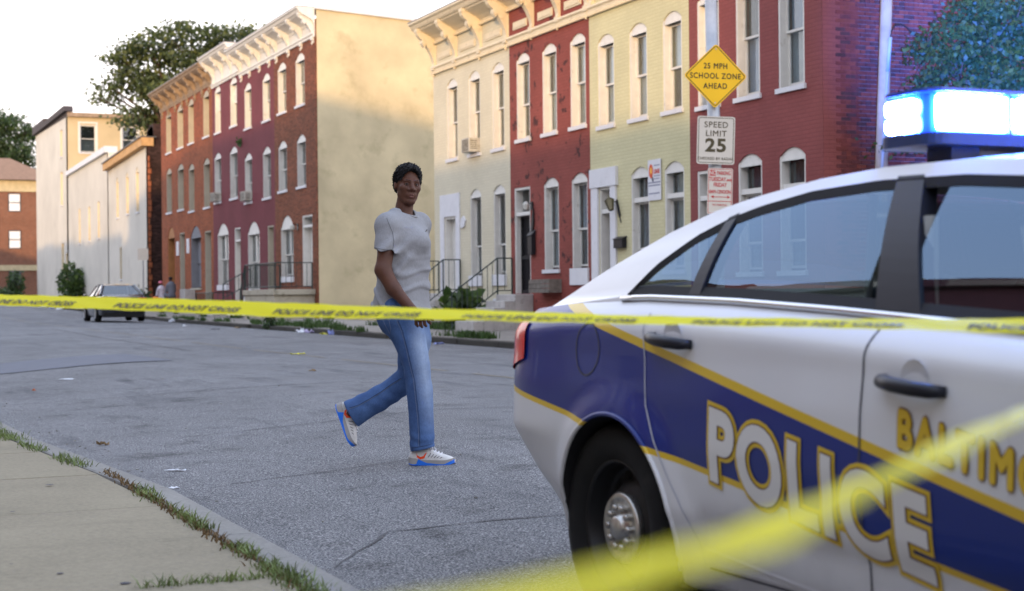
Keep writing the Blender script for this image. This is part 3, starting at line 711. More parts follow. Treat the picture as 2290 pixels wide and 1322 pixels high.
cornice(hd, 4.62, 8.3, 9.7, .62, M_cream_t, [.18, 1.6, 3.1, 4.45], 1.28)
# side wall of real bricks
M_mort = mat('old_mortar', (.30, .22, .20), .95, var=.25, sc=12)
M_bk = [mat('brick_a', (.155, .036, .032), .85, var=.25, sc=9), mat('brick_b', (.115, .032, .035), .85, var=.3, sc=9), mat('brick_c', (.19, .046, .036), .85, var=.25, sc=9), mat('brick_d', (.075, .030, .034), .85, var=.3, sc=9)]
b = MB(); b.box(4.32, 4.6055, .73, 12.0, -.3, 9.2); b.box(4.601, 4.6055, .0, .729, -.3, 9.2); b.build('side_wall', M_mort, hd)
b = MB(); b.box(0.3, 4.3, 11.7, 11.998, -.3, 9.1); b.build('rear_wall', M_mort, hd)
b = MB(); b.box(4.621, 4.63, 0, .26, -.3, 9.2); b.build('corner_edge', M_bred2, hd)
bricks = []
row = 0; z = -.2
while z < 9.1:
    y = .28 + (0 if row % 2 else .1)
    off = (row % 6 == 0)
    while y < 11.6:
        L = .097 if off else .203
        bricks.append((y, L, z)); y += L + .010
    z += .0755; row += 1
def visb(y, z):
    return 3.35 < z < 7.2 and y < 6
near = [q for q in bricks if visb(q[0], q[2])]; random.shuffle(near)
near.sort(key=lambda q: (q[0] * .8 + abs(q[2] - 4.6)))
parts_, rest_ = near[:295], near[295:] + [q for q in bricks if not visb(q[0], q[2])]
BME = {}
for i in range(4):
    for L in (.203, .097): q = MB(); q.box(-.012, .014, 0, L, 0, .0635); BME[(i, L)] = q.mesh('brick', M_bk[i])
for y, L, z in parts_:
    o = link('brick', BME[(random.choice((0, 0, 1, 1, 2, 3)), L)], hd, (4.612 + random.uniform(-.004, .003), y, z), (R(random.uniform(-.5, .5)), 0, 0))
b = MB()
for y, L, z in rest_:
    j = random.uniform(-.004, .003); b.box(4.60, 4.626 + j, y, y + L, z, z + .0635, random.choice((0, 0, 1, 1, 2, 3)))
struct(b.build('brickwork', M_bk, hd, recalc=False), 'stuff')

# ---- row B (three storeys) -------------------------------------------------
def rowB(name, label, xa, xb, wm, cm, zt, zc, wins, doors, brk, extra=None, cdep=.62, dent=False):
    ops = [(a - xa, c - xa, d_, e_, g) for a, c, d_, e_, g, kw in wins] + [(a - xa, c - xa, d_, e_, 0) for a, c, d_, e_, kw in doors]
    h = rowhouse(name, label, xa, xb, wm, zt - .4, ops)
    for a, c, d_, e_, g, kw in wins: window(h, a - xa, c - xa, d_, e_, ar=g, **kw)
    for a, c, d_, e_, kw in doors: door(h, a - xa, c - xa, d_, e_, **kw)
    c_ = cornice(h, xb - xa, zc, zt, cdep, cm, [q - xa for q in brk], 1.05, dent=dent)
    b = MB(); b.box(.003, xb - xa - .003, -.028, -.0, zc + .165, zt - .57); b.build('frieze_board', cm, c_)
    return h
AB = .22
k3 = lambda xs_, za, zb, kws, d_=.17: [(a, c, za, zb, AB, dict(d=d_, **kw)) for (a, c), kw in zip(xs_, kws)]
XB = -53.9
hk = rowB('brick_rowhouse', 'three storey red brick rowhouse beside the beige stucco end wall', -59.5, XB, M_bbrick, M_white, 11.35, 10.3,
    k3([(-58.95, -57.75), (-56.45, -55.25)], 8.1, 10.0, [dict(up='sky_blind', lo='dark'), dict(up='curtain', lo='grey')]) + k3([(-58.95, -57.75), (-56.35, -55.2)], 5.1, 7.0, [dict(up='lace', lo='grey'), dict(up='lace', lo='grey')])
    + [(-58.7, -56.95, 1.8, 4.12, .45, dict(up='lace', lo='dark', d=.16, mull=True, split=.45, drop=.12))], [(-55.75, -54.45, 1.42, 4.0, dict(leaf=M_white, transom=.35, d=.3))], [-59.0, -57.3, -55.6, -54.1])
b = MB(); b.prism([(.05, -.3), (13, -.3), (13, 10.55), (.05, 11.28)], 'x', 5.602, 5.66); b.build('end_wall', M_stucco, hk)
b = MB(); b.box(5.601, 5.66, -.0, .046, -.3, 10.3); b.build('corner_bricks', M_bbrick, hk)
b = MB(); b.prism([(-.02, 11.285), (13, 10.555), (13, 10.65), (-.02, 11.385)], 'x', 5.25, 5.74); b.build('roof_flashing', M_whiteb, hk)
b = MB(); b.box(1.0, 5.3, -1.5, -.0, -.2, 1.1); b.box(.9, 5.4, -1.55, .0, 1.101, 1.3); bevel(b.build('porch_slab', mat('porch_concrete', (.40, .36, .28), .9, dirt=((.2, .18, .13), 3, .5, .2)), hk), .02)
railing(hk, [(.95, -.1, 1.3), (.95, -1.45, 1.3), (5.3, -1.45, 1.3), (5.3, -.1, 1.3)], .95, .17, r=.018)
railing(hk, [(.9, -1.45, 1.3), (.2, -1.45, .3)], .95, .3, r=.022, name='stair_rail')
t = thing('wall_lantern', 'small round wall lamp between window and door of brick rowhouse', 'lamp', (-56.3, YF, 3.5)); b = MB(); b.box(-.08, .08, -.03, 0, 0, .25); b.tube([(0, -.03, .2), (0, -.2, .22)], .02, 6); b.build('arm', M_black, t); b = MB(); b.lathe([(.02, -.12), (.1, -.06), (.1, .05), (.02, .1)], (0, -.22, .1), 'z', 10); b.build('lamp_globe', MATS['frosted_glass'], t)
hm2 = rowB('maroon_rowhouse', 'maroon painted three storey rowhouse next to the brick one with higher white cornice', -64.9, -59.5, M_bmar, M_white, 11.35, 10.3,
    k3([(-64.2, -63.05), (-61.25, -60.1)], 8.05, 9.9, [dict(up='sky_blind', lo='lace'), dict(up='sky_blind', lo='curtain')]) + k3([(-64.25, -63.05), (-61.3, -60.1)], 4.98, 7.0, [dict(up='lace', lo='curtain', split=.45), dict(up='lace', lo='grey', split=.5)])
    + [(-63.85, -61.95, 1.3, 4.13, .45, dict(up='lace', lo='dark', d=.16, mull=True, drop=.2))], [(-60.7, -59.75, .55, 3.85, dict(leaf=M_tan_board, frame=M_tan_board, transom=.0, d=.3))], [-64.6, -63.2, -61.6, -60.1])
hm1 = rowB('maroon_rowhouse', 'maroon painted three storey rowhouse with a lower cornice end, left of its twin', -70.1, -64.9, M_bmar, M_white, 11.75, 10.45,
    k3([(-69.6, -68.5), (-66.7, -65.5)], 8.4, 10.48, [dict(up='board', lo='grey', split=.55), dict(up='board', lo='grey', split=.55)]) + k3([(-69.8, -68.5), (-66.85, -65.5)], 5.3, 7.5, [dict(up='lace', lo='curtain'), dict(up='lace', lo='grey')])
    + [(-69.3, -67.25, 1.6, 4.3, .45, dict(up='lace', lo='dark', d=.16, mull=True, drop=.15))], [(-66.15, -65.1, .9, 4.0, dict(leaf=M_tan_board, frame=M_white, transom=.5, d=.3))], [-69.7, -68.0, -66.4, -65.1])
ac_unit(-69.1, 5.32, 'air conditioner in left middle floor window of the maroon rowhouses', .8); ac_unit(-63.6, 5.02, 'air conditioner in right middle floor window of the maroon rowhouses', .8)
stoop(hm1, 3.8, 5.1, .88, .2, 4, .28, .4); stoop(hm2, 4.1, 5.3, .5, .15, 2, .28, .4)
railing(hm1, [(.4, -.9, .25), (3.7, -.9, .25), (3.7, -.05, .25)], 1.0, .2, r=.018); railing(hm2, [(.4, -.9, .9), (1.6, -.05, 1.5)], .7, .2, r=.018)
b = MB()
for i in range(4): b.box(1.0 + i * .0, 2.6 + i * .0, -.9 + i * .22, -.0, .3 + i * .2, .49 + i * .2)
bevel(b.build('white_steps', M_whiteb, hm2), .01)
b = MB(); b.lathe([(.0, .0), (.28, .0), (.2, .45), (.08, .8), (.0, .85)], (0, 0, 0), 'z', 10); tag(b.build('plastic_bag', M_whiteb, loc=(-60.6, YF - .75, .5), smooth=True), 'white plastic bag hanging by the steps of the maroon rowhouse', 'bag')
bw_ = [(-80.6, -79.3), (-77.8, -76.4), (-75.25, -74.0), (-72.0, -70.75)]
def bb(name, label, xa, xb, i0, lowwin, doors, brk, st):
    xs_ = bw_[i0:i0 + 2]
    return rowB(name, label, xa, xb, M_bbrick2, M_cornice_d, 11.6, 10.65,
        k3(xs_, 8.45, 10.55, [dict(up='board', lo='board', frame=M_tan_board), dict(up='board', lo='board', frame=M_tan_board)], .35) + k3(xs_, 5.4 if i0 == 0 else 5.2, 7.65 if i0 == 0 else 7.45, [dict(up='board', lo='board', frame=M_tan_board)] * 2, .35) + lowwin, doors, brk)
hb2 = bb('boarded_rowhouse', 'rust brick rowhouse with grey boarded window and door beside the maroon houses', -76.0, -70.1, 2, [(-74.9, -72.7, 1.5, 4.44, .5, dict(up='board', lo='board', d=.3, frame=M_grey_board, tone=M_tan_board))], [(-71.9, -70.6, .5, 4.1, dict(leaf=M_grey_board, frame=M_tan_board, transom=.0, d=.3))], [-75.3, -73.6, -72.0, -70.5], 0)
hb1 = bb('boarded_rowhouse', 'rust brick rowhouse at far left end of the tall row with orange framed doorway', -81.9, -76.0, 0, [(-80.4, -78.7, .9, 4.64, .5, dict(up='grey', lo='dark', d=.35, frame=mat('orange_wood', (.36, .16, .06), .7)))], [(-77.5, -76.3, .5, 4.25, dict(leaf=M_grey_board, frame=M_tan_board, transom=.0, d=.3))], [-81.4, -79.8, -78.1, -76.5], 0)
sidewalls(hb1, 5.9, 11, 11.1, M_bbrick2, right=False)
stoop(hb2, 4.0, 5.7, .5, .3, 1, .4, .8, M_tan_board)
for X, z, lb in ((-77.9, 3.5, 'left one of two small white notice boards on the boarded brick rowhouses'), (-75.5, 3.55, 'right one of two small white notice boards on the boarded brick rowhouses')):
    b = MB(); b.box(-.28, .28, -.03, -.002, -.35, .35); tag(b.build('notice_board', M_whiteb, loc=(X, YF, z)), lb, 'notice')
b = MB(); b.box(-.3, .9, -.5, -.002, -.3, .25); tag(bevel(b.build('window_bench', M_marble, loc=(-74.9, YF, 1.2)), .02), 'pale stone ledge below the boarded window', 'ledge')

# ---- white stuccoed corner buildings --------------------------------------
M_wst = mat('white_stucco', (.58, .55, .48), .9, var=.10, sc=.35, bs=.3, bsc=10, dirt=((.36, .34, .30), .5, .60, .25))
M_tan = mat('tan_stucco', (.50, .40, .24), .9, var=.08, sc=.6, dirt=((.3, .27, .22), .4, .62, .15))
M_ruin = brickmat('burnt_brick', (.045, .024, .02), (.03, .02, .018), .6, st=.8, big=.5)
M_tanw = mat('orange_eave', (.50, .30, .13), .8, var=.2, sc=3)
def block(name, label, xa, xb, ya, yb, za, zb_l, zb_r, wm, ops=(), sides=None, eops=None):
    h = thing(name, label, 'building', (xa, ya, 0)); w = xb - xa
    b = wall(w, za, min(zb_l, zb_r), list(ops), .35)
    if zb_l != zb_r: lo = min(zb_l, zb_r); b.prism([(0, lo + .001), (w, lo + .001), (w, zb_r + .001), (0, zb_l + .001)] if True else [], 'y', 0, .35)
    b.build('wall', wm, h)
    if eops: o = wall(yb - ya, za, zb_r, eops, .35).build('end_wall', sides or wm, h, loc=(w + .004, 0, 0)); o.rotation_euler = (0, 0, R(90))
    else: b = MB(); b.box(w - .3, w + .004, .0, yb - ya, za, zb_r); b.build('end_wall', sides or wm, h)
    b = MB(); b.box(0, .3, .762, yb - ya, za, zb_l); b.box(.301, w - .301, yb - ya - .3, yb - ya, za, min(zb_l, zb_r)); b.build('rear_wall', wm, h)
    b = MB(); b.prism([(0.31, zb_l - .25), (w - .31, zb_r - .25), (w - .31, zb_r - .1), (0.31, zb_l - .1)], 'y', .765, yb - ya - .31); b.build('roof', MATS['tar_roof'], h)
    return h
M_slit = M_cream_t
def slits(h, lst, xa):
    for a, c, d_, e_, g, up, lo in lst: window(h, a - xa, c - xa, d_, e_, ar=g, up=up, lo=lo, d=.07 if lo == 'dark' else .2, frame=M_cream_t)
L1 = [(-95.7, -94.9, 5.9, 8.3, .2, 'board', 'board'), (-92.35, -91.5, 5.95, 8.35, .2, 'board', 'board'), (-89.2, -88.3, 5.9, 8.4, .2, 'board', 'board'), (-94.7, -94.0, 2.2, 4.1, .0, 'dark', 'grey')]
ww = block('white_annex', 'white stucco two storey annex with orange eave and ruined brick end', -98.6, -85.8, YF, 25, -.3, 9.0, 9.35, M_wst, [(a + 98.6, c + 98.6, d_, e_, g) for a, c, d_, e_, g, _, _ in L1], sides=M_ruin); slits(ww, L1, -98.6)
b = MB(); b.prism([(-.1, 8.95), (12.9, 9.33), (12.9, 9.78), (-.1, 9.35)], 'y', -.32, .34); b.build('eave', M_tanw, ww)
b = MB(); b.prism([(-.12, 9.36), (12.92, 9.79), (12.92, 9.85), (-.12, 9.42)], 'y', -.40, .5); b.build('gutter', mat('dark_tin', (.10, .10, .10), .5), ww)
b = MB()
for i in range(26):  # broken quoin bricks of the ruined end
    b.box(12.7, 12.86 + random.uniform(0, .10), .02, .10 + random.uniform(0, .12), i * .34, i * .34 + .28)
b.build('broken_quoins', mat('orange_brick', (.30, .10, .045), .9, var=.4, sc=5), ww)
b = MB()
for i in range(9): b.box(12.0 - i * .2, 12.6 - i * .05, .4, 2.2 + i * .5, 9.2 + i * .1, 9.9 + random.uniform(0, .7))
b.build('ruined_parapet', M_ruin, ww)
L2 = [(-111.0, -110.2, 4.9, 7.3, .0, 'grey', 'dark'), (-106.7, -105.9, 4.9, 7.2, .0, 'board', 'dark'), (-102.8, -102.0, 4.95, 7.3, .0, 'board', 'dark')]
wm_ = block('white_annex', 'low white stucco building with sloping white roof edge left of the eaved annex', -116.0, -98.61, YF, 25, -.3, 9.9, 10.1, M_wst, [(a + 116, c + 116, d_, e_, g) for a, c, d_, e_, g, _, _ in L2]); slits(wm_, L2, -116)
b = MB(); b.prism([(0, 9.91), (17.3, 10.11), (17.3, 10.5), (0, 10.2)], 'y', -.2, .6); b.build('parapet', M_whiteb, wm_)
b = MB(); b.lathe([(.35, 0), (.35, .5), (.8, .55), (.8, .65), (.3, .85), (0, .9)], (10.5, 2.5, 10.0), 'z', 14); b.build('roof_vent', mat('zinc', (.45, .47, .5), .35, .8), wm_)
L3 = [(-119.9, -118.8, 11.6, 13.6, .0, 'board', 'board'), (-119.9, -118.8, 8.0, 10.5, .0, 'board', 'board'), (-119.8, -118.4, 2.9, 5.2, .0, 'board', 'board'), (-117.6, -116.6, 1.9, 4.4, 0, 'board', 'board')]
wt = block('corner_building', 'tall narrow white and tan three storey building with stepped dark parapet', -134.5, -116.02, YF, 29, -.3, 14.6, 14.2, M_wst, [(a + 134.5, c + 134.5, d_, e_, g) for a, c, d_, e_, g, _, _ in L3], sides=M_tan, eops=[(.85, 2.0, 11.65, 13.65, 0), (3.85, 5.0, 11.65, 13.65, 0)]); slits(wt, L3, -134.5)
b = MB(); b.prism([(-.3, 14.65), (-.3, 15.3), (7, 15.3), (7, 15.0), (18.3, 15.0), (18.6, 14.6)], 'y', -.25, .4); b.prism([(0, 14.25), (18.47, 14.25), (18.47, 14.6), (0, 14.61)], 'y', .01, .33); b.build('parapet', mat('dark_parapet', (.06, .05, .05), .8), wt)
b = MB(); b.box(18.3, 18.75, .0, 12.9, 14.201, 14.5); b.build('eave', MATS['worn_cornice'], wt)
for ya in (17.0, 20.0):   # windows of the tan face, facing the street end
    f = window(wt, 0, 1.15, 0, 2.0, ar=0, up='dark', lo='grey', d=.1, frame=M_white); f.location = (18.49, ya - YF - .09, 11.65); f.rotation_euler = (0, 0, R(90))
    q = MB(); q.box(-.12, 0, -.03, .02, 0, 2.1); q.box(1.15, 1.27, -.03, .02, 0, 2.1); q.box(-.12, 1.27, -.03, .02, 2.101, 2.22); q.build('window_casing', M_white, f)

# ---- brick apartment block across the side street ---------------------------
M_apt = brickmat('apartment_brick', (.20, .075, .045), (.22, .15, .11), .2, st=.4, big=.12)
M_aptc = mat('apartment_band', (.50, .42, .26), .8)
ap = thing('apartment_building', 'three storey brown brick apartment building with cream bands at far left', 'building', (-150, 8.0, 0))
b = MB(); b.box(-14, 0, 0, 11.5, .5, 11.0); b.build('wall', M_apt, ap)
b = MB(); b.box(-14.2, .12, -.1, 11.6, 11.001, 12.05); b.build('cornice_band', M_aptc, ap)
b = MB(); b.add([(.7, -.6, 12.06), (.7, 12.1, 12.06), (-14.8, 12.1, 12.06), (-14.8, -.6, 12.06), (-4, 4, 14.4), (-4, 8, 14.4), (-10, 8, 14.4), (-10, 4, 14.4)], [(0, 1, 5, 4), (1, 2, 6, 5), (2, 3, 7, 6), (3, 0, 4, 7), (4, 5, 6, 7), (3, 2, 1, 0)]); b.build('roof', mat('brown_shingle', (.24, .15, .10), .9), ap)
b = MB(); b.box(.001, .1, 0, 11.5, 3.75, 4.25); b.build('band', M_aptc, ap)
for ya in (3.6, 7.4):
    for za, c_ in ((9.15, M_curtain), (5.75, M_curtain), (2.35, M_greyc)):
        b = MB(); b.box(.0, .05, 0, 1.12, 0, .08); b.box(.0, .05, 0, 1.12, 1.62, 1.7); b.box(.001, .049, 0, .08, .081, 1.619); b.box(.001, .049, 1.04, 1.12, .081, 1.619); b.box(.001, .052, .081, 1.039, .8, .88)
        f = b.build('window', mat('dark_frame', (.05, .05, .055), .6), ap, loc=(.002, ya, za)); b = MB(); b.box(.003, .02, .081, 1.039, .081, 1.619); b.build('pane', c_, f)
# ------------------------------------------------------------------ vegetation, poles, signs, tape, litter
def at(u, v, t):
    """world point seen in direction (u, v) of the 2290 px photograph at depth t (used to read positions off the photograph)"""
    du, dv = u - 1145, v - 661; x = (du - .01 * dv) / 3500; z = -(dv + .01 * du) / 3500
    d = cr * x + cv; return Vector((d.x * t, d.y * t, 1 + z * t))
def tree(name, label, base, fork, blobs, t0, n_leaf, size, m, thick=.3, lean=.6, dep=2.5, limbs=7, cat='tree'):
    tr = thing(name, label, cat, tuple(base))
    B = Vector(base); b = MB(); F = Vector(fork) - B
    b.tube([(0, 0, -.3), F * .35 + Vector((.1, .05, 0)), F * .7, F], [thick, thick * .8, thick * .66, thick * .55], 9)
    cs = [(at(u, v, t0 + random.uniform(-dep, dep) * .4) - B, ru * t0 / 3500, rv * t0 / 3500) for u, v, ru, rv in blobs]
    for c, a, e in cs:
        k_ = F.lerp(c, .5) + Vector((random.uniform(-.3, .3), random.uniform(-.3, .3), -.4 * e))
        b.tube([F * random.uniform(.8, 1.), k_, c], [thick * .4, thick * .25, thick * .08], 6)
        for _ in range(4): b.tube([k_.lerp(c, .6), c + Vector((random.uniform(-1, 1) * a, random.uniform(-1, 1) * a * .6, random.uniform(-.6, .8) * e))], [thick * .12, .012], 5)
    b.build('trunk', M_bark, tr, smooth=True)
    P = []
    tot = sum(a * e for _, a, e in cs)
    for c, a, e in cs:
        n_ = int(n_leaf * a * e / tot); ns = max(5, n_ // 55)
        # foliage sprays: many small clusters inside each mass, so that gaps stay open between them
        uu = rng.normal(0, 1, (ns, 3)); uu /= np.linalg.norm(uu, axis=1)[:, None]; rr = rng.uniform(.15, 1, ns)[:, None] ** .55
        off = uu * rr; loc = (cr.x * off[:, 0] * a + cv.x * off[:, 1] * min(dep, a * 1.2), cr.y * off[:, 0] * a + cv.y * off[:, 1] * min(dep, a * 1.2), off[:, 2] * e)
        C = np.stack(loc, 1) + np.array(c)
        k_ = max(1, n_ // ns); Q = np.repeat(C, k_, 0) + rng.normal(0, 1, (ns * k_, 3)) * np.array([1.25, 1.25, .38]) * size * 1.5
        P.append(Q)
    leaves('crown', np.concatenate(P), m, size, tr, droop=.3)
    return tr
big = [(430, 82, 110, 30), (540, 86, 78, 28), (262, 132, 30, 14), (228, 222, 22, 9), (585, 92, 30, 16), (340, 110, 62, 30), (285, 125, 45, 25), (250, 212, 34, 14), (300, 175, 55, 25), (350, 190, 60, 40), (420, 140, 95, 40), (500, 125, 70, 35), (330, 262, 48, 30), (290, 262, 30, 18), (395, 215, 60, 45), (345, 300, 26, 16), (240, 190, 20, 8), (450, 190, 60, 45), (575, 95, 35, 18)]
tree('ailanthus_tree', 'large spreading green tree rising behind the boarded rowhouses', (-97, 24, 0), at(400, 300, 101), big, 100, 14500, .28, M_leaf, .42, dep=3)
tree('leafy_tree', 'dark green tree above the brown roof of the apartment building', (-168, 21, 0), at(35, 430, 166), [(15, 265, 35, 25), (50, 290, 30, 30), (10, 320, 40, 40), (55, 340, 30, 30), (-30, 290, 40, 50), (20, 370, 60, 30)], 166, 9000, .34, M_leaf3, .4, dep=3)
rt = [(2185, 30, 75, 60), (2260, 60, 80, 90), (2150, 100, 60, 60), (2230, 160, 80, 60), (2120, 140, 40, 35), (2180, 215, 70, 50), (2270, 250, 60, 70), (2110, 215, 35, 35), (2210, 300, 70, 50), (2340, 150, 80, 120)]
tree('side_tree', 'dark leafy tree against the bare brick side wall at the right edge', (-20.0, 18.6, 0), at(2230, 330, 26.6), rt, 26.2, 11000, .10, M_leaf3, .12, dep=1.2)
vine = tree('climbing_vine', 'leafy vine beside the utility pole in front of the brick wall', (-21.7, 17.6, 0), at(2070, 200, 26.9), [(2078, 85, 18, 14), (2070, 120, 22, 22), (2085, 170, 24, 26), (2060, 215, 20, 20), (2040, 320, 30, 18), (1985, 325, 11, 13)], 26.9, 1500, .09, M_leaf3, .04, dep=.3)
def bush(name, label, c, rad, n_, m, size, cat='bush', stems=7):
    t = thing(name, label, cat, (c[0], c[1], c[2]))
    b = MB()
    for _ in range(stems): b.tube([(0, 0, -.05), (random.uniform(-.4, .4) * rad[0], random.uniform(-.4, .4) * rad[1], rad[2] * 1.0), (random.uniform(-.9, .9) * rad[0], random.uniform(-.9, .9) * rad[1], rad[2] * 1.7)], [.018, .012, .005], 5)
    b.build('stems', M_bark, t)
    leafcloud('foliage', (0, 0, rad[2]), rad, n_, m, size, t, hollow=.1); return t
bush('fig_bush', 'broad leaved green bush in front of the cream rowhouse steps', (-37.9, 15.2, .15), (.95, .5, .52), 420, M_leaf2, .30)
bush('green_shrub', 'tall feathery green shrub against the white stucco wall behind parked car', (-109.5, 15.3, .6), (2.0, .9, 1.5), 1300, M_leaf2, .28); bush('green_shrub', 'low dark shrub beside the ruined wall end near the seated people', (-84.6, 15.4, .25), (.9, .6, .7), 500, M_leaf3, .22)
bush('green_shrub', 'thin dark shrub at the corner between apartment building and white building', (-135.2, 14.4, 1.0), (1.0, .8, 1.3), 500, M_leaf3, .3); bush('green_shrub', 'clipped dark shrub at the foot of the brown apartment building', (-143, 14.4, 1.0), (1.3, .8, .6), 500, M_leaf3, .25)
bush('kerb_weed', 'round weed clump growing from the broken far kerb', (-49.2, 13.05, -.05), (.30, .22, .26), 380, M_leaf3, .10, 'weed')
bush('wall_weed', 'small green weed growing out of the maroon wall under third floor windows', (-64.85, 16.0, 7.45), (.28, .12, .14), 60, M_leaf2, .16, 'weed', 2)

# ---- utility pole ----------------------------------------------------------
up = thing('utility_pole', 'weathered wooden utility pole in front of the brick side wall', 'pole', tuple(at(1958, 800, 26.9) * 1.0))
pb = at(1958, 800, 26.9); pb.z = 0; up.location = pb
M_pole = mat('weathered_pole', (.36, .30, .24), .85, var=.25, sc=2.5, bs=.4, bsc=12, dirt=((.12, .09, .07), 5, .66, .06))
b = MB(); P0 = Vector((0, 0, -.3)); P1 = at(1986, -120, 26.9) - pb; b.tube([P0, P0.lerp(P1, .5), P1], [.125, .108, .095], 14); b.build('post', M_pole, up, smooth=True)
a0 = at(1991, 84, 26.8) - pb; a1 = at(1985, 160, 26.8) - pb; a2 = at(1975, 330, 26.8) - pb; a3 = at(1962, 560, 26.8) - pb
b = MB(); b.tube([a0, a1], .034, 8); b.tube([a1 + Vector((0, 0, -.0)), a2, a3], .027, 8); b.build('conduit', mat('conduit_grey', (.33, .38, .45), .5), up, smooth=True)
wp = [at(u, v, 26.8) - pb for u, v in ((1991, 84), (1994, 68), (2002, 56), (2014, 54), (2026, 60), (2042, 76), (2060, 86))] + [at(2100, 92, 27.2) - pb, at(2150, 99, 27.6) - pb]
b = MB(); b.tube(wp, .012, 6); b.build('service_cable', M_black, up)
# ---- sign post --------------------------------------------------------------
M_galv = mat('galvanised', (.36, .38, .41), .45, .6, var=.15, sc=4)
sp = thing('sign_post', 'grey metal post on the far pavement carrying three traffic signs', 'post', (0, 0, 0)); s0 = at(1604, 470, 25.2)
pz = farwalk_z(s0.x, s0.y); sp.location = (s0.x, s0.y, pz)
S0 = Vector(sp.location); top_ = at(1588, -60, 25.2) - S0
def post_at(v): return at(1604 + (1588 - 1604) * (470 - v) / 530, v, 25.2)
b = MB(); lowp = at(1608, 620, 25.2) - S0; lowp = Vector((lowp.x, lowp.y, -.1)); b.tube([lowp, lowp.lerp(top_, .5), top_], [.112, .105, .095], 14); b.build('post', M_galv, sp, smooth=True)
rz = math.atan2(cr.y, cr.x) + R(6)
def signroot(name, label, u, v, roll, t=25.02):
    p = at(u, v, t); s = thing(name, label, 'sign', tuple(p)); s.rotation_mode = 'XYZ'
    s.rotation_euler = (Euler((0, R(roll), 0)).to_matrix().to_4x4()).to_euler(); s.matrix_world = Matrix.Translation(p) @ Matrix.Rotation(rz, 4, 'Z') @ Matrix.Rotation(R(roll), 4, 'Y'); return s
M_sy = mat('sign_yellow', (.90, .52, .012), .45, var=.04); M_sw = mat('sign_white', (.62, .57, .49), .5, var=.04); M_sk = mat('sign_black', (.02, .02, .02), .6); M_brn = mat('sign_brown_black', (.075, .06, .03), .6); M_alu = mat('sign_back', (.5, .5, .5), .5, .6)
def rrect(w, h, r, n_=5):
    P = []
    for cx, cz, a0_ in ((w / 2 - r, h / 2 - r, 0), (-w / 2 + r, h / 2 - r, 90), (-w / 2 + r, -h / 2 + r, 180), (w / 2 - r, -h / 2 + r, 270)):
        for i in range(n_ + 1): a = R(a0_ + 90 * i / n_); P.append((cx + r * math.cos(a), cz + r * math.sin(a)))
    return P
def frame_ring(b, w, h, r, t, y0, y1, rot=0):
    o, i_ = rrect(w, h, r), rrect(w - 2 * t, h - 2 * t, max(.002, r - t)); n_ = len(o); c, s = math.cos(rot), math.sin(rot)
    f = lambda p: (p[0] * c - p[1] * s, p[0] * s + p[1] * c)
    o = [f(p) for p in o]; i_ = [f(p) for p in i_]
    b.add([(p[0], y0, p[1]) for p in o] + [(p[0], y0, p[1]) for p in i_], [(k_, (k_ + 1) % n_, n_ + (k_ + 1) % n_, n_ + k_) for k_ in range(n_)])
s = signroot('school_zone_sign', 'yellow diamond sign reading 25 MPH SCHOOL ZONE AHEAD', 1600, 170, 1.5)
q = rrect(.735, .735, .05); c45 = math.cos(R(45)); q = [(p[0] * c45 - p[1] * c45, p[0] * c45 + p[1] * c45) for p in q]
b = MB(); b.prism(q, 'y', 0, .004); b.build('panel', M_sy, s)
b = MB(); frame_ring(b, .70, .70, .04, .012, -.0015, 0, R(45)); b.build('border', M_sk, s)
for tx, zz, sz in (('25 MPH', .155, .125), ('SCHOOL ZONE', -.004, .125), ('AHEAD', -.165, .125)): text_obj('lettering', tx, sz, M_sk, s, (0, -.003, zz + .0), offset=.0022, sx=.86, spacing=1.14)
b = MB(); b.lathe([(0, -.006), (.012, -.006), (.012, 0)], (0, 0, .43), 'y', 8); b.lathe([(0, -.006), (.012, -.006), (.012, 0)], (0, 0, -.43), 'y', 8); b.build('bolts', M_alu, s)
s = signroot('speed_limit_sign', 'white sign reading SPEED LIMIT 25 CHECKED BY RADAR', 1601, 314, 2.0)
b = MB(); b.prism(rrect(.615, .765, .04), 'y', 0, .004); b.build('panel', M_sw, s)
b = MB(); frame_ring(b, .575, .725, .035, .010, -.0015, 0); b.build('border', M_brn, s)
for tx, zz, sz, of, sx_ in (('SPEED', .245, .135, .001, 1.0), ('LIMIT', .105, .135, .001, 1.0), ('25', -.09, .29, .010, 1.15), ('CHECKED BY RADAR', -.295, .062, .001, .92)): text_obj('lettering', tx, sz, M_brn, s, (0, -.003, zz), offset=of, sx=sx_, spacing=1.1)
s = signroot('parking_sign', 'small white and red NO PARKING sign below the speed sign', 1610, 428, 2.0)
M_sr = mat('sign_print_red', (.50, .03, .035), .5, var=.04)
b = MB(); b.prism(rrect(.41, .74, .03), 'y', 0, .004); b.build('panel', M_sw, s)
b = MB(); frame_ring(b, .385, .715, .025, .008, -.0015, 0); b.box(-.17, -.075, -.002, -.0004, .245, .335); b.box(-.12, .14, -.002, -.0004, -.095, -.085); b.add([(-.15, -.002, -.09), (-.10, -.002, -.065), (-.10, -.002, -.115)], [(0, 1, 2)]); b.add([(.17, -.002, -.09), (.12, -.002, -.065), (.12, -.002, -.115)], [(0, 1, 2)]); b.box(-.19, .19, -.002, -.0004, -.165, -.155); b.build('border', M_sr, s)
for tx, x_, zz, sz, sx_, m_ in (('NO', -.122, .29, .085, .85, M_sw), ('PARKING', .055, .29, .085, .62, M_sr), ('TUESDAY', -.045, .19, .09, .72, M_sr), ('AND', .145, .18, .05, .8, M_sr), ('FRIDAY', 0, .10, .09, .72, M_sr), ('8AM-12NOON', 0, -.01, .082, .66, M_sr)): text_obj('lettering', tx, sz, m_, s, (x_, -.003, zz), offset=.002, sx=sx_)
text_obj('lettering', 'NO PARKING', .05, M_sr, s, (0, -.003, -.22), sx=.8)
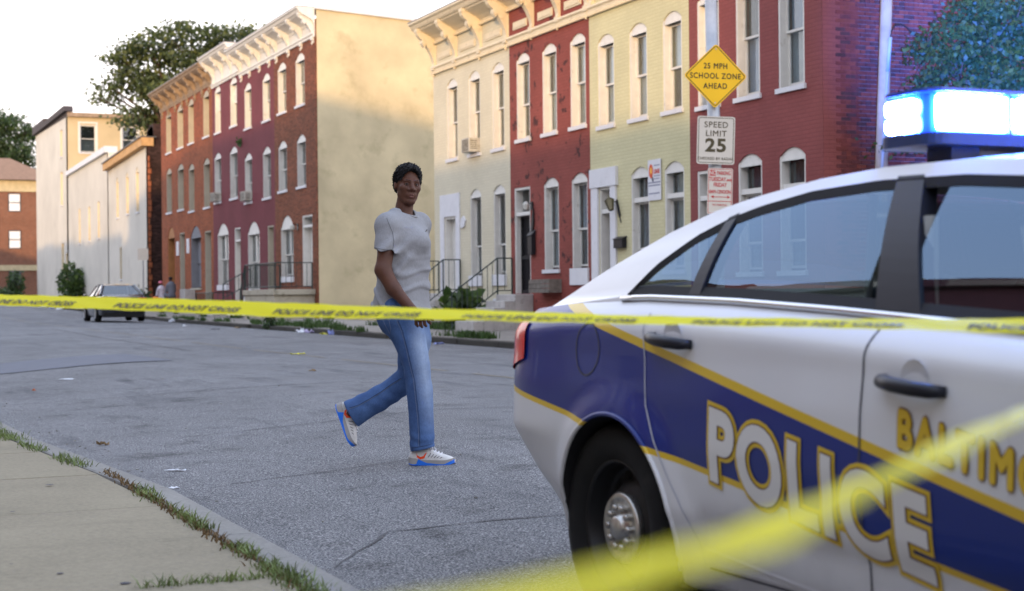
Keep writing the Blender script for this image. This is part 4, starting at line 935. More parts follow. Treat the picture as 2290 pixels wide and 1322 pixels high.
def smallsign(label, X, Y, zg, zs, w, h, face, txt=None, rot=None):
    t = thing('street_sign', label, 'sign', (X, Y, zg), rot if rot is not None else math.atan2(cr.y, cr.x))
    b = MB(); b.tube([(0, .03, 0), (0, .03, zs - zg + h / 2)], .03, 6); b.build('post', M_galv, t)
    b = MB(); b.prism(rrect(w, h, .05), 'y', 0, .01); o = b.build('panel', face, t, loc=(0, -.01, zs - zg)); return t
smallsign('small pale street sign before the dark ruined brick wall', -82.6, 15.2, .3, 3.35, .55, .62, M_sw)
smallsign('small red and white street sign in front of the apartment building', -141, 13.2, 1.1, 5.0, 1.0, 1.0, mat('pink_sign', (.55, .34, .33), .5))

# ---- police tapes ------------------------------------------------------------
def tapemat():
    m, n, b = newmat('police_tape'); b.inputs['Base Color'].default_value = (.80, .72, .010, 1); b.inputs['Roughness'].default_value = .55; b.inputs['Specular IOR Level'].default_value = .12
    out = [x for x in n.nodes if x.type == 'OUTPUT_MATERIAL'][0]; t = N(n, 'ShaderNodeBsdfTranslucent'); t.inputs['Color'].default_value = (.82, .74, .012, 1)
    mx = N(n, 'ShaderNodeMixShader'); mx.inputs[0].default_value = .38; n.links.new(b.outputs[0], mx.inputs[1]); n.links.new(t.outputs[0], mx.inputs[2]); n.links.new(mx.outputs[0], out.inputs['Surface']); return m
M_tape = tapemat(); M_tapeink = mat('tape_ink', (.035, .025, .012), .6)
def tape(label, pts, wid, tilt, text=None, starts=(), text_len=.5, wrinkle=.0009):
    """pts: list of Vector along the tape; tilt: list of angles (deg) from vertical of the tape's width direction"""
    pts = [Vector(p) for p in pts]; S = [0]
    for i in range(1, len(pts)): S.append(S[-1] + (pts[i] - pts[i - 1]).length)
    def ev(s):
        s = max(0, min(S[-1] - 1e-6, s)); i = max(k_ for k_ in range(len(S)) if S[k_] <= s); i = min(i, len(S) - 2)
        f = (s - S[i]) / (S[i + 1] - S[i]); p = pts[i].lerp(pts[i + 1], f); d = (pts[min(i + 1, len(pts) - 1)] - pts[i]).normalized(); a = R(tilt[i] * (1 - f) + tilt[i + 1] * f)
        side = Vector((0, 0, 1)).cross(d).normalized(); up_ = d.cross(side) * (1 if d.cross(side).z > 0 else -1)
        w = up_ * math.cos(a) + side * math.sin(a); nrm = d.cross(w).normalized(); return p, w, nrm
    root = tag(None or bpy.data.objects.new('police_tape', None), label, 'barrier tape'); COL.objects.link(root)
    b = MB(); n_ = int(S[-1] / .02) + 1; m_ = 6
    for i in range(n_ + 1):
        s = S[-1] * i / n_; p, w, nr = ev(s)
        for j in range(m_ + 1):
            f = j / m_ - .5; q = p + w * (f * wid) + nr * (wrinkle * math.sin(s * 23 + j * 1.3) + wrinkle * .7 * math.sin(s * 61 + j)); b.v.append(tuple(q))
    b.f = [(i * (m_ + 1) + j, (i + 1) * (m_ + 1) + j, (i + 1) * (m_ + 1) + j + 1, i * (m_ + 1) + j + 1) for i in range(n_) for j in range(m_)]; b.m = [0] * len(b.f)
    b.build('band', M_tape, root, smooth=True)
    if text:
        for s0_ in starts:
            me = textmesh(text, 1., .03, 0, 'LEFT', 1.05); me.materials.append(M_tapeink)
            bm = bmesh.new(); bm.from_mesh(me); xs_ = [v.co.x for v in bm.verts]; X0_, X1_ = min(xs_), max(xs_); ys_ = [v.co.y for v in bm.verts]; Y0_, Y1_ = min(ys_), max(ys_)
            for k_ in range(1, 60):
                xx = X0_ + (X1_ - X0_) * k_ / 60; bmesh.ops.bisect_plane(bm, geom=bm.verts[:] + bm.edges[:] + bm.faces[:], plane_co=(xx, 0, 0), plane_no=(1, 0, 0))
            for v in bm.verts:
                s = s0_ + (v.co.x - X0_) / (X1_ - X0_) * text_len; f = ((v.co.y - Y0_) / (Y1_ - Y0_) - .5) * .36 - .18; p, w, nr = ev(s)
                side = -1 if nr.dot(-p + Vector((0, 0, 1))) < 0 else 1
                v.co = p + w * (f * wid) + nr * (wrinkle * math.sin(s * 23 + (f + .5) * 7.8) + wrinkle * .7 * math.sin(s * 61 + (f + .5) * 6) + side * .0025)
            bm.to_mesh(me); bm.free(); link('lettering', me, root)
    return root
tu = [-500, -150, 0, 165, 330, 475, 620, 760, 900, 1000, 1100, 1300, 1500, 1700, 1900, 2100, 2290, 2500, 2800]; tv = [648, 663, 670.5, 676, 681, 686.5, 692.5, 697, 700.5, 703, 706, 712, 717, 720.5, 723.5, 726, 729, 731, 733]
tt = [1 / (.2045 + 4.95e-5 * u) for u in tu]; TP = [at(u, v, t) for u, v, t in zip(tu, tv, tt)]; SS = [0]
for i in range(1, len(TP)): SS.append(SS[-1] + (TP[i] - TP[i - 1]).length)
def s_of(u): return float(np.interp(u, tu, SS))
tape('yellow police tape stretched across the street in front of walking man', TP, .0762, [66, 66, 66, 64, 63, 62, 61, 65, 69, 71, 72.5, 75, 77, 77, 76, 72, 68, 68, 68], 'POLICE LINE DO NOT CROSS', [s_of(-60), s_of(268), s_of(622), s_of(1045), s_of(1558), s_of(2172)], .49)
nu = [(500, 1510, .36), (800, 1435, .38), (1100, 1352, .41), (1293, 1300, .44), (1466, 1256, .48), (1560, 1226, .51), (1780, 1147, .62), (1956, 1077, .76), (2066, 1030, .86), (2176, 970, .98), (2290, 922, 1.15), (2600, 800, 1.9)]
tape('loose yellow tape crossing the foreground diagonally in front of police car', [at(*p) for p in nu], .0762, [99.8, 99.4, 98.5, 100.1, 102.1, 105, 109.9, 111.3, 110.6, 109.7, 110.4, 105.6], None, wrinkle=.0015)

# ---- litter ------------------------------------------------------------------
LM = {'white': mat('paper_white', (.66, .68, .72), .7), 'blue': mat('litter_blue', (.25, .3, .6), .5), 'yellow': mat('litter_yellow', (.62, .58, .04), .5), 'brown': mat('litter_brown', (.22, .15, .08), .8), 'orange': mat('litter_orange', (.6, .16, .05), .7), 'black': mat('litter_black', (.03, .03, .035), .7), 'lilac': mat('litter_lilac', (.42, .38, .55), .6)}
def scrap(name, label, X, Y, w, l, mk, h=.02, z=None, rz_=None, group='litter on the road', cat='litter'):
    n_ = 6; V = []; z0 = (road_z(X, Y) if z is None else z) + .008
    for i in range(n_):
        for j in range(n_): V.append(((i / (n_ - 1) - .5) * l + random.gauss(0, l * .05), (j / (n_ - 1) - .5) * w + random.gauss(0, w * .08), abs(random.gauss(0, h * .5))))
    F = [(i * n_ + j, (i + 1) * n_ + j, (i + 1) * n_ + j + 1, i * n_ + j + 1) for i in range(n_ - 1) for j in range(n_ - 1) if random.random() > .06]
    me = bpy.data.meshes.new(name); me.from_pydata(V, [], F); me.materials.append(LM[mk]); me.update()
    o = link(name, me, None, (X, Y, z0), (0, 0, random.uniform(0, 3) if rz_ is None else rz_)); md = o.modifiers.new('s', 'SOLIDIFY'); md.thickness = .003
    return tag(o, label, cat, group)
CRZ = math.atan2(cr.y, cr.x)
for a in (('paper_scrap', 'torn white paper strip on the road, farthest right of the near scraps', -10.1, 2.05, .03, .12, 'white', .012, None, CRZ), ('paper_scrap', 'white crumpled wrapper lying by the kerb on the road', -9.15, 1.72, .04, .13, 'white', .02, None, CRZ),
          ('paper_scrap', 'short white paper roll right of the kerbside wrapper', -9.2, 1.86, .018, .06, 'white', .012, None, CRZ + .4), ('paper_scrap', 'flat white receipt lying on the road beyond the near pavement at left', -21.6, 2.95, .12, .16, 'white', .006, None, CRZ),
          ('tape_scrap', 'yellow scrap of tape lying in the middle of the road', -26.6, 7.55, .10, .24, 'yellow', .03, None, CRZ), ('dead_leaf', 'brown crumpled leaf on the road left of the near scraps', -12.2, 1.93, .05, .08, 'brown', .03, None, CRZ), ('dead_leaf', 'tiny yellow leaf on the asphalt beside the near kerb', -7.15, 1.72, .02, .03, 'yellow', .008, None, CRZ),
          ('bottle_cap', 'tiny orange bit on the road near the left edge', -19.7, 2.3, .04, .04, 'orange', .02, None, CRZ),
          ('paper_ball', 'white crumpled paper in the far gutter left of the walking man', -44.6, 12.75, .16, .24, 'white', .12), ('paper_scrap', 'lilac wrapper in the far gutter right of the white paper', -44.0, 12.86, .16, .3, 'lilac', .12), ('bag_scrap', 'yellowish bag scrap in the gutter behind the man', -42.2, 12.75, .15, .22, 'yellow', .05),
          ('bag_scrap', 'blue and white plastic scrap in the gutter by the yellowish one', -41.8, 12.85, .14, .18, 'blue', .16), ('blue_wrapper', 'blue wrapper in far gutter between man and police car', -32.6, 12.5, .10, .22, 'blue', .05), ('cup', 'white cup lying in the far gutter right of the parked dark car', -62.0, 12.5, .2, .2, 'white', .18),
          ('black_rag', 'flat black rag on the road before the far kerb', -47.5, 10.9, .2, .35, 'black', .03), ('paper_scrap', 'small white scrap on the road right of the parked dark car', -52.5, 11.0, .1, .12, 'white', .06), ('cardboard_scrap', 'tan cardboard bit in the gutter by the round weed', -51.6, 12.6, .2, .4, 'brown', .06), ('leaf_scrap', 'small brown leaf lying on the road left of the police car', -20.4, 6.0, .06, .09, 'brown', .03),
          ('paper_ball', 'leftmost white litter at the far kerb by the left edge', -101, 12.4, .3, .5, 'white', .3), ('paper_ball', 'blue litter at the far kerb between white ones', -97, 12.4, .3, .4, 'blue', .2), ('paper_ball', 'white litter at the far kerb in the middle of its row', -93, 12.4, .3, .45, 'white', .3), ('paper_ball', 'white litter at the far kerb nearest the parked car', -81, 12.4, .25, .35, 'white', .2)):
    scrap(*a)
b = MB()
for _ in range(34):
    x, y = random.uniform(-9.5, -4.2), random.uniform(-.6, 1.25); r_ = random.uniform(.006, .024); a = random.random() * 3
    P = [(x + r_ * math.cos(k_ * .785) * random.uniform(.8, 1.2), y + r_ * math.sin(k_ * .785) * random.uniform(.8, 1.2), .0365) for k_ in range(8)]; b.add(P, [tuple(range(8))])
struct(b.build('gum_spots', mat('old_gum', (.055, .055, .07), .8)), 'stuff')
b = MB()
for _ in range(900):
    x = random.uniform(-60, -4); y = random.choice((random.gauss(1.75, .1), random.gauss(12.8, .15), random.uniform(1.7, 12.9))); s_ = random.uniform(.004, .014); z = road_z(x, max(1.6, y)) + .003
    b.box(x, x + s_, y, y + s_ * random.uniform(.6, 1.5), z, z + s_ * .5)
struct(b.build('road_gravel', mat('grit', (.24, .23, .21), .9, var=.6, sc=50)), 'stuff')

# ---- row of houses on this side of the street (behind the viewer; seen mirrored in the police car) ------
x = 70.0; i = 0
while x > -150:
    w_ = random.choice((4.8, 5.2, 5.6)); hgt = random.choice((9.5, 9.7, 9.9, 9.6)) + (3.2 if -30 < x < 0 else 4.2 if 37 < x < 62 else 0); h = thing('near_rowhouse', 'brick rowhouse of the row standing behind the viewer', 'house', (x - w_, -9.4, 0), group='rowhouses behind the viewer')  # two stretches raised to shape the shade falling on the far row
    b = MB(); b.box(0, w_, -9, 0, -.3, hgt + rise(x)); b.box(0, w_, 0.001, .35, hgt - .5 + rise(x), hgt + .12 + rise(x)); b.build('wall', [M_bbrick, M_bred2, M_bcream][i % 3], h)
    if x > -40:
        for k_ in range(3):
            for za in (1.4, 4.8):
                b = MB(); b.box(.5 + k_ * 1.5, 1.3 + k_ * 1.5, .002, .03, za, za + 2.1); b.build('window', M_curtain if (k_ + i) % 2 else M_shadeboard, h)
    x -= w_; i += 1
    if i in (9, 22): x -= 2.5
LEDS = 90
# ------------------------------------------------------------------ police car
# car-local axes: x forward from the rear axle, y to the car's left (kerb side is -y), z up from the tyre contact
CAR = thing('police_car', 'white police sedan with blue and gold stripes and lit blue light bar', 'police car', (-4.5205, 3.297, -.105), R(1.495))
itp = lambda x, X, Y: float(np.interp(x, X, Y))
BX = [-1.16, -1.10, -1.0, -.85, -.5, 0, .5, 1, 1.75, 2.3, 2.66, 3.2, 3.6, 3.9, 4.03]
BZ = [.93, .985, 1.03, 1.055, 1.075, 1.085, 1.072, 1.048, 1.003, .975, .965, .90, .83, .74, .66]
def zb(x): return itp(x, BX, BZ)
def plan(x):
    if x < -.50: return .95 * max(0, 1 - ((-.50 - x) / .665) ** 4.) ** (1 / 3.)
    if x > 3.0: return .95 * max(0, 1 - ((x - 3.0) / 1.04) ** 3.0) ** (1 / 2.4)
    return .95
def inset(x, z):
    i_ = itp(z, [.16, .22, .30, .36, .45, .65, .80, .90, 1.2], [.16, .075, .045, .035, .014, .0, .006, .018, .03])
    if x < -.4: i_ += max(0, .62 - z) * .55 * min(1, (-.4 - x) / .45)
    if x > 3.3: i_ += max(0, .5 - z) * .4
    for c in (-.05, 3.01):      # flared wheel-arch lips
        d = math.hypot(x - c, z - .34)
        if .36 < d < .50: i_ -= .022 * math.cos((d - .37) / .13 * math.pi / 2) ** 2 if d >= .37 else .022
        elif d <= .36: i_ -= .02
    # crease under the handles and lower door hollow
    i_ += .012 * math.exp(-((z - .42) / .05) ** 2) if .45 < x < 2.6 else 0
    return i_
def sy(x, z):
    """half width of the body side at (x, z)"""
    b_ = zb(x); p = plan(x); y = p - inset(x, z) * (p / .95)
    t = (z - (b_ - .10)) / .10
    if t > 0: y -= .085 * t ** 2 * (p / .95)
    return max(0., y)
def liverymat():
    m, n, b = newmat('car_livery'); p = coords(n, False); s = N(n, 'ShaderNodeSeparateXYZ'); n.links.new(p, s.inputs[0]); X, Z = s.outputs[0], s.outputs[2]
    up_ = math_(n, 'ADD', Z, math_(n, 'MULTIPLY', X, .2)); lo_ = math_(n, 'ADD', Z, math_(n, 'MULTIPLY', X, .13))
    def band(v, a, c_): return math_(n, 'MULTIPLY', math_(n, 'GREATER_THAN', v, a), math_(n, 'LESS_THAN', v, c_))
    wv = ramp(n, noise(n, p, 1.2, 3), [(.3, (.55, .555, .575)), (.7, (.61, .61, .62))])
    low_tone = ramp(n, math_(n, 'ADD', Z, math_(n, 'MULTIPLY', noise(n, p, 7, 5), .25)), [(.30, .62), (.62, 1)])  # darker towards the sills, with an uneven edge
    inside = math_(n, 'MULTIPLY', math_(n, 'LESS_THAN', up_, .978), math_(n, 'GREATER_THAN', lo_, .648))
    c = mixc(n, inside, wv, (.003, .018, .165))
    c = mixc(n, math_(n, 'MULTIPLY', band(up_, .957, .985), math_(n, 'GREATER_THAN', Z, -1)), c, (.60, .40, .025)); c = mixc(n, band(lo_, .638, .657), c, (.60, .40, .025))
    c = mixc(n, 1., c, low_tone, 'MULTIPLY')
    n.links.new(c, b.inputs['Base Color']); b.inputs['Roughness'].default_value = .34; b.inputs['Coat Weight'].default_value = .22; b.inputs['Specular IOR Level'].default_value = .35; b.inputs['Coat Roughness'].default_value = .05
    bump(n, b, noise(n, p, 2.2, 2), .10, .01); return m
M_car = liverymat(); M_carw = mat('car_white', (.60, .60, .62), .3, var=.03, coat=.8)
M_rub = mat('car_rubber', (.010, .010, .011), .7, spec=.25); M_tyre = mat('tyre', (.011, .011, .011), .8, var=.2, sc=9, spec=.2, dirt=((.03, .028, .026), 7, .62, .2)); M_chr = mat('car_chrome', (.75, .77, .80), .14, 1., var=.02)
M_blk = mat('car_black', (.010, .011, .018), .4, spec=.3); M_int = mat('car_interior', (.022, .022, .026), .85); M_gl2 = glassmat('car_glass', (.48, .53, .52), rough=.015, ior=1.95, gcol=(.50, .72, 1.)); M_redl = mat('tail_red', (.62, .010, .014), .25, var=.15, sc=30, coat=.3)  # car glass: the sky's blue put into its reflection colour
xs_ = sorted(set([round(-1.16 + .0 + i * .01, 3) for i in range(14)] + [round(-1.02 + i * .02, 3) for i in range(95)] + [round(.88 + i * .05, 3) for i in range(36)] + [round(2.56 + i * .02, 3) for i in range(45)] + [round(3.46 + i * .03, 3) for i in range(20)] + [4.04]))
NZ = 44
def sect(x):
    b_ = zb(x); P = []; z0 = .20 + (max(0, -.55 - x) * .16)
    P.append((0., z0)); P.append((sy(x, z0) * .7, z0))
    for k_ in range(NZ + 1): z = z0 + (b_ - z0) * k_ / NZ; P.append((sy(x, z), z))
    ye = sy(x, b_)
    for k_ in range(1, 9): t = k_ / 8; P.append((ye * (1 - t), b_ + .035 * math.sin(t * math.pi / 2)))
    return P
SEC = [sect(x) for x in xs_]; npt = len(SEC[0])
def cutx(z): return itp(z, [.2, .36, .48, .615, .76, .99, 1.1], [.46, .43, .36, .265, .165, .12, .10])   # rear edge of the rear door
faces = {'body': [], 'rear_door': [], 'front_door': []}
deck0 = 2 + NZ
for i in range(len(xs_) - 1):
    xm = (xs_[i] + xs_[i + 1]) / 2
    for k_ in range(npt - 1):
        zm = (SEC[i][k_][1] + SEC[i][k_ + 1][1]) / 2; side_ = 2 <= k_ < deck0
        if k_ >= deck0 and -.72 < xm < 2.70: continue
        if k_ < deck0 and any(math.hypot(xm - c, zm - .34) < .372 for c in (-.05, 3.01)): continue
        if k_ < 2 and any(abs(xm - c) < .372 for c in (-.05, 3.01)): continue
        g = 'body'
        if side_ and zm > .29:
            if cutx(zm) < xm < 1.235: g = 'rear_door'
            elif 1.235 <= xm < 2.35: g = 'front_door'
        faces[g].append((i, k_))
def carpart(name, fl, m, parent, mir):
    vi = {}; V = []; F = []
    def vid(i, k_):
        if (i, k_) not in vi:
            vi[(i, k_)] = len(V); x = xs_[i]; y, z = SEC[i][k_]
            for c in (-.05, 3.01):
                d = math.hypot(x - c, z - .34)
                if d < .384 and 2 <= k_ < deck0 and z > .19:
                    f = .372 / max(d, .01); x2, z2 = c + (x - c) * f, .34 + (z - .34) * f
                    if z2 > .19: x, z = x2, z2; y = sy(x, z)
            V.append((x, mir * -y, z))
        return vi[(i, k_)]
    for i, k_ in fl:
        q = (vid(i, k_), vid(i + 1, k_), vid(i + 1, k_ + 1), vid(i, k_ + 1)); F.append(q if mir > 0 else q[::-1])
    me = bpy.data.meshes.new(name); me.from_pydata(V, [], F); me.materials.append(m)
    bm = bmesh.new(); bm.from_mesh(me); bmesh.ops.remove_doubles(bm, verts=bm.verts, dist=1e-5); bm.to_mesh(me); bm.free()
    me.polygons.foreach_set('use_smooth', [True] * len(me.polygons)); me.update(); return link(name, me, parent)
bl = carpart('body', faces['body'], M_car, CAR, 1); br_ = carpart('body', faces['body'], M_car, CAR, -1)
doors = {}
for mir in (1, -1):
    for g in ('rear_door', 'front_door'): doors[(g, mir)] = carpart(g, faces[g], M_car, CAR, mir)
# greenhouse
RX = [-.70, -.4, -.085, .15, .34, .65, .95, 1.3, 1.6, 1.85, 2.1, 2.4, 2.68]; RZ = [1.085, 1.195, 1.308, 1.372, 1.405, 1.440, 1.452, 1.446, 1.422, 1.385, 1.295, 1.14, .975]; RY = [.80, .765, .705, .668, .645, .625, .62, .622, .632, .65, .70, .775, .84]
def gy(x, z):
    b_ = zb(x); r_ = itp(x, RX, RZ); y0 = sy(x, b_); y1 = itp(x, RX, RY); t = max(0, min(1, (z - b_) / max(.02, r_ - b_))); return y0 + (y1 - y0) * t + .018 * math.sin(math.pi * t)
DX = [-.14, -.02, .132, .28, .414, .65, .95, 1.3, 1.6, 1.85, 2.1, 2.32]; DZ = [1.103, 1.203, 1.290, 1.341, 1.369, 1.400, 1.410, 1.401, 1.374, 1.333, 1.235, 1.085]
def dlo_bot(x): return zb(x) + .022
n_ = 60
def loopside(off):
    """DLO outline offset inwards by off; returns bottom (rear->front) then top (front->rear)"""
    P = []; xa, xb = -.14 + off * 1.2, 2.32 - off * 1.4
    for i in range(n_ + 1): x = xa + (xb - xa) * i / n_; P.append((x, min(dlo_bot(x) + off, itp(x, DX, DZ))))
    for i in range(n_ + 1): x = xb + (xa - xb) * i / n_; P.append((x, max(itp(x, DX, DZ) - off, dlo_bot(x) + off * .9)))
    return P
outer = []
for i in range(n_ + 1): x = -.70 + 3.38 * i / n_; outer.append((x, zb(x)))
for i in range(n_ + 1): x = 2.68 - 3.38 * i / n_; outer.append((x, itp(x, RX, RZ)))
for mir in (1, -1):
    inner = loopside(0); b = MB(); M_ = len(outer)
    for P, dy in ((outer, 0.), (inner, 0.)): b.v += [(x, mir * -(gy(x, z) + dy), z) for x, z in P]
    b.f = [(i, (i + 1) % M_, M_ + (i + 1) % M_, M_ + i) for i in range(M_)]; b.m = [0] * len(b.f)
    b.build('pillar_frame', M_carw, CAR, smooth=True)
    in2 = loopside(.026); b = MB()
    b.v += [(x, mir * -(gy(x, z) + .003), z) for x, z in loopside(-.004)] + [(x, mir * -(gy(x, z) - .006), z) for x, z in in2]; b.f = [(i, (i + 1) % M_, M_ + (i + 1) % M_, M_ + i) for i in range(M_)]; b.m = [0] * len(b.f)
    b.build('window_rubber', M_rub, CAR, smooth=True)
    for nm, xa, xb in (('quarter_window', -.115, .235), ('rear_window_pane', .285, 1.09), ('front_window_pane', 1.25, 2.27)):
        b = MB(); k1, k2 = 24, 8
        for i in range(k1 + 1):
            for j in range(k2 + 1):
                sh = itp(j / k2, [0, 1], [.0, -.10]) if xa > .2 and nm == 'front_window_pane' else 0
                x = xa + (xb - xa) * i / k1; zt_ = itp(x, DX, DZ) - .012; zb_ = dlo_bot(x) + .012; z = zb_ + (max(zt_, zb_ + .002) - zb_) * j / k2
                if nm == 'front_window_pane' and i == 0: x -= .0
                b.v.append((x, mir * -(gy(x, z) - .008), z))
        b.f = [(i * (k2 + 1) + j, (i + 1) * (k2 + 1) + j, (i + 1) * (k2 + 1) + j + 1, i * (k2 + 1) + j + 1) for i in range(k1) for j in range(k2)]; b.m = [0] * len(b.f)
        b.build(nm, M_gl2, CAR, smooth=True, recalc=False)
    def pillar(name, xb0, xb1, xt0, xt1, m, dy=.001, z0=None):
        b = MB(); k2 = 10
        for j in range(k2 + 1):
            t = j / k2
            for x0_, x1_ in ((xb0, xt0), (xb1, xt1)):
                x = x0_ + (x1_ - x0_) * t; za = dlo_bot(x) - .015; zt_ = itp(x, DX, DZ) + .012; z = za + (zt_ - za) * t; b.v += [(x, mir * -(gy(x, z) + dy), z), (x, mir * -(gy(x, z) - .05), z)]
        for j in range(k2): a = j * 4; b.f += [(a, a + 2, a + 6, a + 4), (a + 1, a + 5, a + 7, a + 3), (a, a + 4, a + 5, a + 1), (a + 2, a + 3, a + 7, a + 6)]
        b.m = [0] * len(b.f); b.build(name, m, CAR, smooth=False)
    pillar('b_pillar', 1.165, 1.345, 1.02, 1.13, M_blk); pillar('window_bar', .235, .30, .255, .30, M_blk)
    b = MB(); b.tube([(x, mir * -(gy(x, zb(x) + .012) + .006), zb(x) + .010) for x in [-.17 + i * .1 for i in range(26)]], .011, 8); b.build('chrome_strip', M_chr, CAR, smooth=True)
    # tail light wraps round the corner
    b = MB(); k1 = 14
    for i in range(k1 + 1):
        x = -1.145 + .41 * i / k1
        for j in range(9): z = .785 + (.245 - .11 * i / k1) * j / 8 + .09 * i / k1; b.v.append((x - .006, mir * -(sy(x, z) + .008), z))
    b.f = [(i * 9 + j, (i + 1) * 9 + j, (i + 1) * 9 + j + 1, i * 9 + j + 1) for i in range(k1) for j in range(8)]; b.m = [0] * len(b.f); b.build('taillight', M_redl, CAR, smooth=True)
    b = MB(); b.lathe([(.0, -.006), (.022, -.006), (.022, .01)], (-1.02, mir * -(sy(-1.02, .71)) , .71), 'y', 12); b.build('bumper_sensor', M_blk, CAR)
    # door handles
    for g, xh, zh in (('rear_door', .30, .962), ('front_door', 1.432, .878)):
        b = MB(); pts_ = [(xh - .112, -.002), (xh - .09, .028), (xh - .03, .045), (xh + .04, .045), (xh + .09, .030), (xh + .112, .0)]
        b.tube([(x, mir * -(sy(x, zh) + d_), zh - (x - xh) * .09) for x, d_ in pts_], [.015, .019, .019, .019, .018, .014], 10); b.build('door_handle', M_blk, doors[(g, mir)], smooth=True)
        b = MB(); b.lathe([(.0, .004), (.045, .002), (.052, -.001)], (xh + .0, mir * -(sy(xh, zh + .03)) - (.003 if mir > 0 else -.003), zh + .012), 'y', 16); b.build('handle_cup', M_carw, doors[(g, mir)], smooth=True)
    def seam(name, P, w, m, parent, dy=.0022, closed=False):
        b = MB(); P = [Vector((x, 0, z)) for x, z in P]
        for i, p in enumerate(P):
            d = (P[min(i + 1, len(P) - 1)] - P[max(0, i - 1)]).normalized(); s_ = Vector((-d.z, 0, d.x)) * w / 2
            for q in (p - s_, p + s_): b.v.append((q.x, mir * -(sy(q.x, q.z) + dy), q.z))
        b.f = [(2 * i, 2 * i + 1, 2 * i + 3, 2 * i + 2) for i in range(len(P) - 1)]; b.m = [0] * len(b.f); b.build(name, m, parent)
    M_seam = mat('seam_dark', (.06, .06, .075), .6); M_seaml = mat('seam_glint', (.40, .41, .46), .5)  # pale seam: reflection along the rear door gap put into its colour
    zz = [.29 + .018 * i for i in range(43)]
    seam('door_seam', [(cutx(z), z) for z in zz if z < zb(.12) - .01], .006, M_seaml, CAR); seam('door_seam', [(1.235, z) for z in zz if z < zb(1.2) - .01], .007, M_seam, CAR); seam('door_seam', [(2.35, z) for z in zz if z < zb(2.3) - .01], .007, M_seam, CAR)
    seam('rocker_crease', [(.46 + i * .05, .345 - i * .0035) for i in range(44)], .010, M_carw, CAR, .004)
    seam('rocker_seam', [(.46 + i * .05, .285) for i in range(44)], .007, M_seam, CAR); None
    seam('fuel_door_seam', [(-.25 + .082 * math.cos(a), .922 + .088 * math.sin(a)) for a in [i * math.pi / 16 for i in range(33)]], .006, M_seam, CAR)
# roof, rear window, windscreen
def across(name, xa, xb, ka, m, lift=.035, yin=0., smooth=True, ny=16, dz=0.):
    b = MB(); nx_ = 24
    for i in range(nx_ + 1):
        x = xa + (xb - xa) * i / nx_; y = itp(x, RX, RY) - yin; z = itp(x, RX, RZ)
        for j in range(ny + 1): t = j / ny * 2 - 1; b.v.append((x + ka(x) * (1 - t * t), y * t, z + dz + lift * (1 - abs(t) ** 2.4)))
    b.f = [(i * (ny + 1) + j, (i + 1) * (ny + 1) + j, (i + 1) * (ny + 1) + j + 1, i * (ny + 1) + j + 1) for i in range(nx_) for j in range(ny)]; b.m = [0] * len(b.f); return b.build(name, m, CAR, smooth=smooth)
across('roof', .28, 1.92, lambda x: 0, M_carw)
across('rear_windscreen', -.64, .28, lambda x: -.05 * (.28 - x) / .9, M_gl2, .034, .07); across('windscreen', 1.92, 2.66, lambda x: .10 * (x - 1.92), M_gl2, .034, .06)
for nm, xa, xb in (('roof_edge', -.70, .28), ('roof_edge', 1.92, 2.68)):
    for mir in (1, -1):
        b = MB(); nx_ = 16
        for i in range(nx_ + 1):
            x = xa + (xb - xa) * i / nx_; y = itp(x, RX, RY); z = itp(x, RX, RZ); b.v += [(x, mir * -y, z), (x, mir * -(y - .085), z + .012)]
        b.f = [(2 * i, 2 * i + 2, 2 * i + 3, 2 * i + 1) for i in range(nx_)]; b.m = [0] * nx_; b.build('screen_pillar', M_carw, CAR, smooth=True)
b = MB(); b.box(-.72, -.62, -.8, .8, 1.04, 1.085); b.build('parcel_shelf', M_blk, CAR)
# cabin
b = MB(); b.box(-.66, 2.5, -.80, .80, .25, .30); b.box(-.70, -.1, -.78, .78, .301, 1.02); b.box(2.25, 2.66, -.78, .78, .301, .93); b.build('cabin_floor', M_int, CAR)
b = MB(); b.prism([(-.10, .3), (.50, .3), (.52, .55), (.12, .58), (-.08, 1.12), (-.22, 1.12)], 'y', -.7, .7); bevel(b.build('rear_seat', M_int, CAR), .03)
for y in (-.37, .37):
    b = MB(); b.prism([(1.15, .3), (1.75, .3), (1.78, .56), (1.35, .58), (1.12, 1.12), (.98, 1.12)], 'y', y - .25, y + .25); b.prism([(1.0, 1.15), (1.10, 1.13), (1.06, 1.33), (.98, 1.32)], 'y', y - .13, y + .13); bevel(b.build('front_seat', M_int, CAR), .03)
b = MB(); b.box(.86, .88, -.62, .62, .9, 1.36); b.build('partition_screen', glassmat('plexi', (.55, .6, .62)), CAR)
b = MB(); [b.tube([(.87, y, .75), (.87, y * .92, 1.38)], .012, 6) for y in (-.66, 0, .66)]; b.tube([(.87, -.66, .92), (.87, .66, .92)], .012, 6); b.build('partition_frame', mat('cage_grey', (.10, .11, .12), .6), CAR)
b = MB(); b.tube([(1.22, -.70, 1.30), (1.24, -.72, 1.0), (1.2, -.74, .7)], .02, 6); b.build('seat_belt', mat('belt_grey', (.30, .32, .32), .8), CAR)
b = MB(); b.box(-.72, -.42, -.70, .70, .40, .98); b.box(.40, 2.6, -.84, .84, .18, .28); b.box(3.4, 3.9, -.7, .7, .2, .62); b.box(-.46, .36, -.66, .66, .36, .98); b.box(2.58, 3.42, -.66, .66, .3, .86); b.build('underbody', M_rub, CAR)
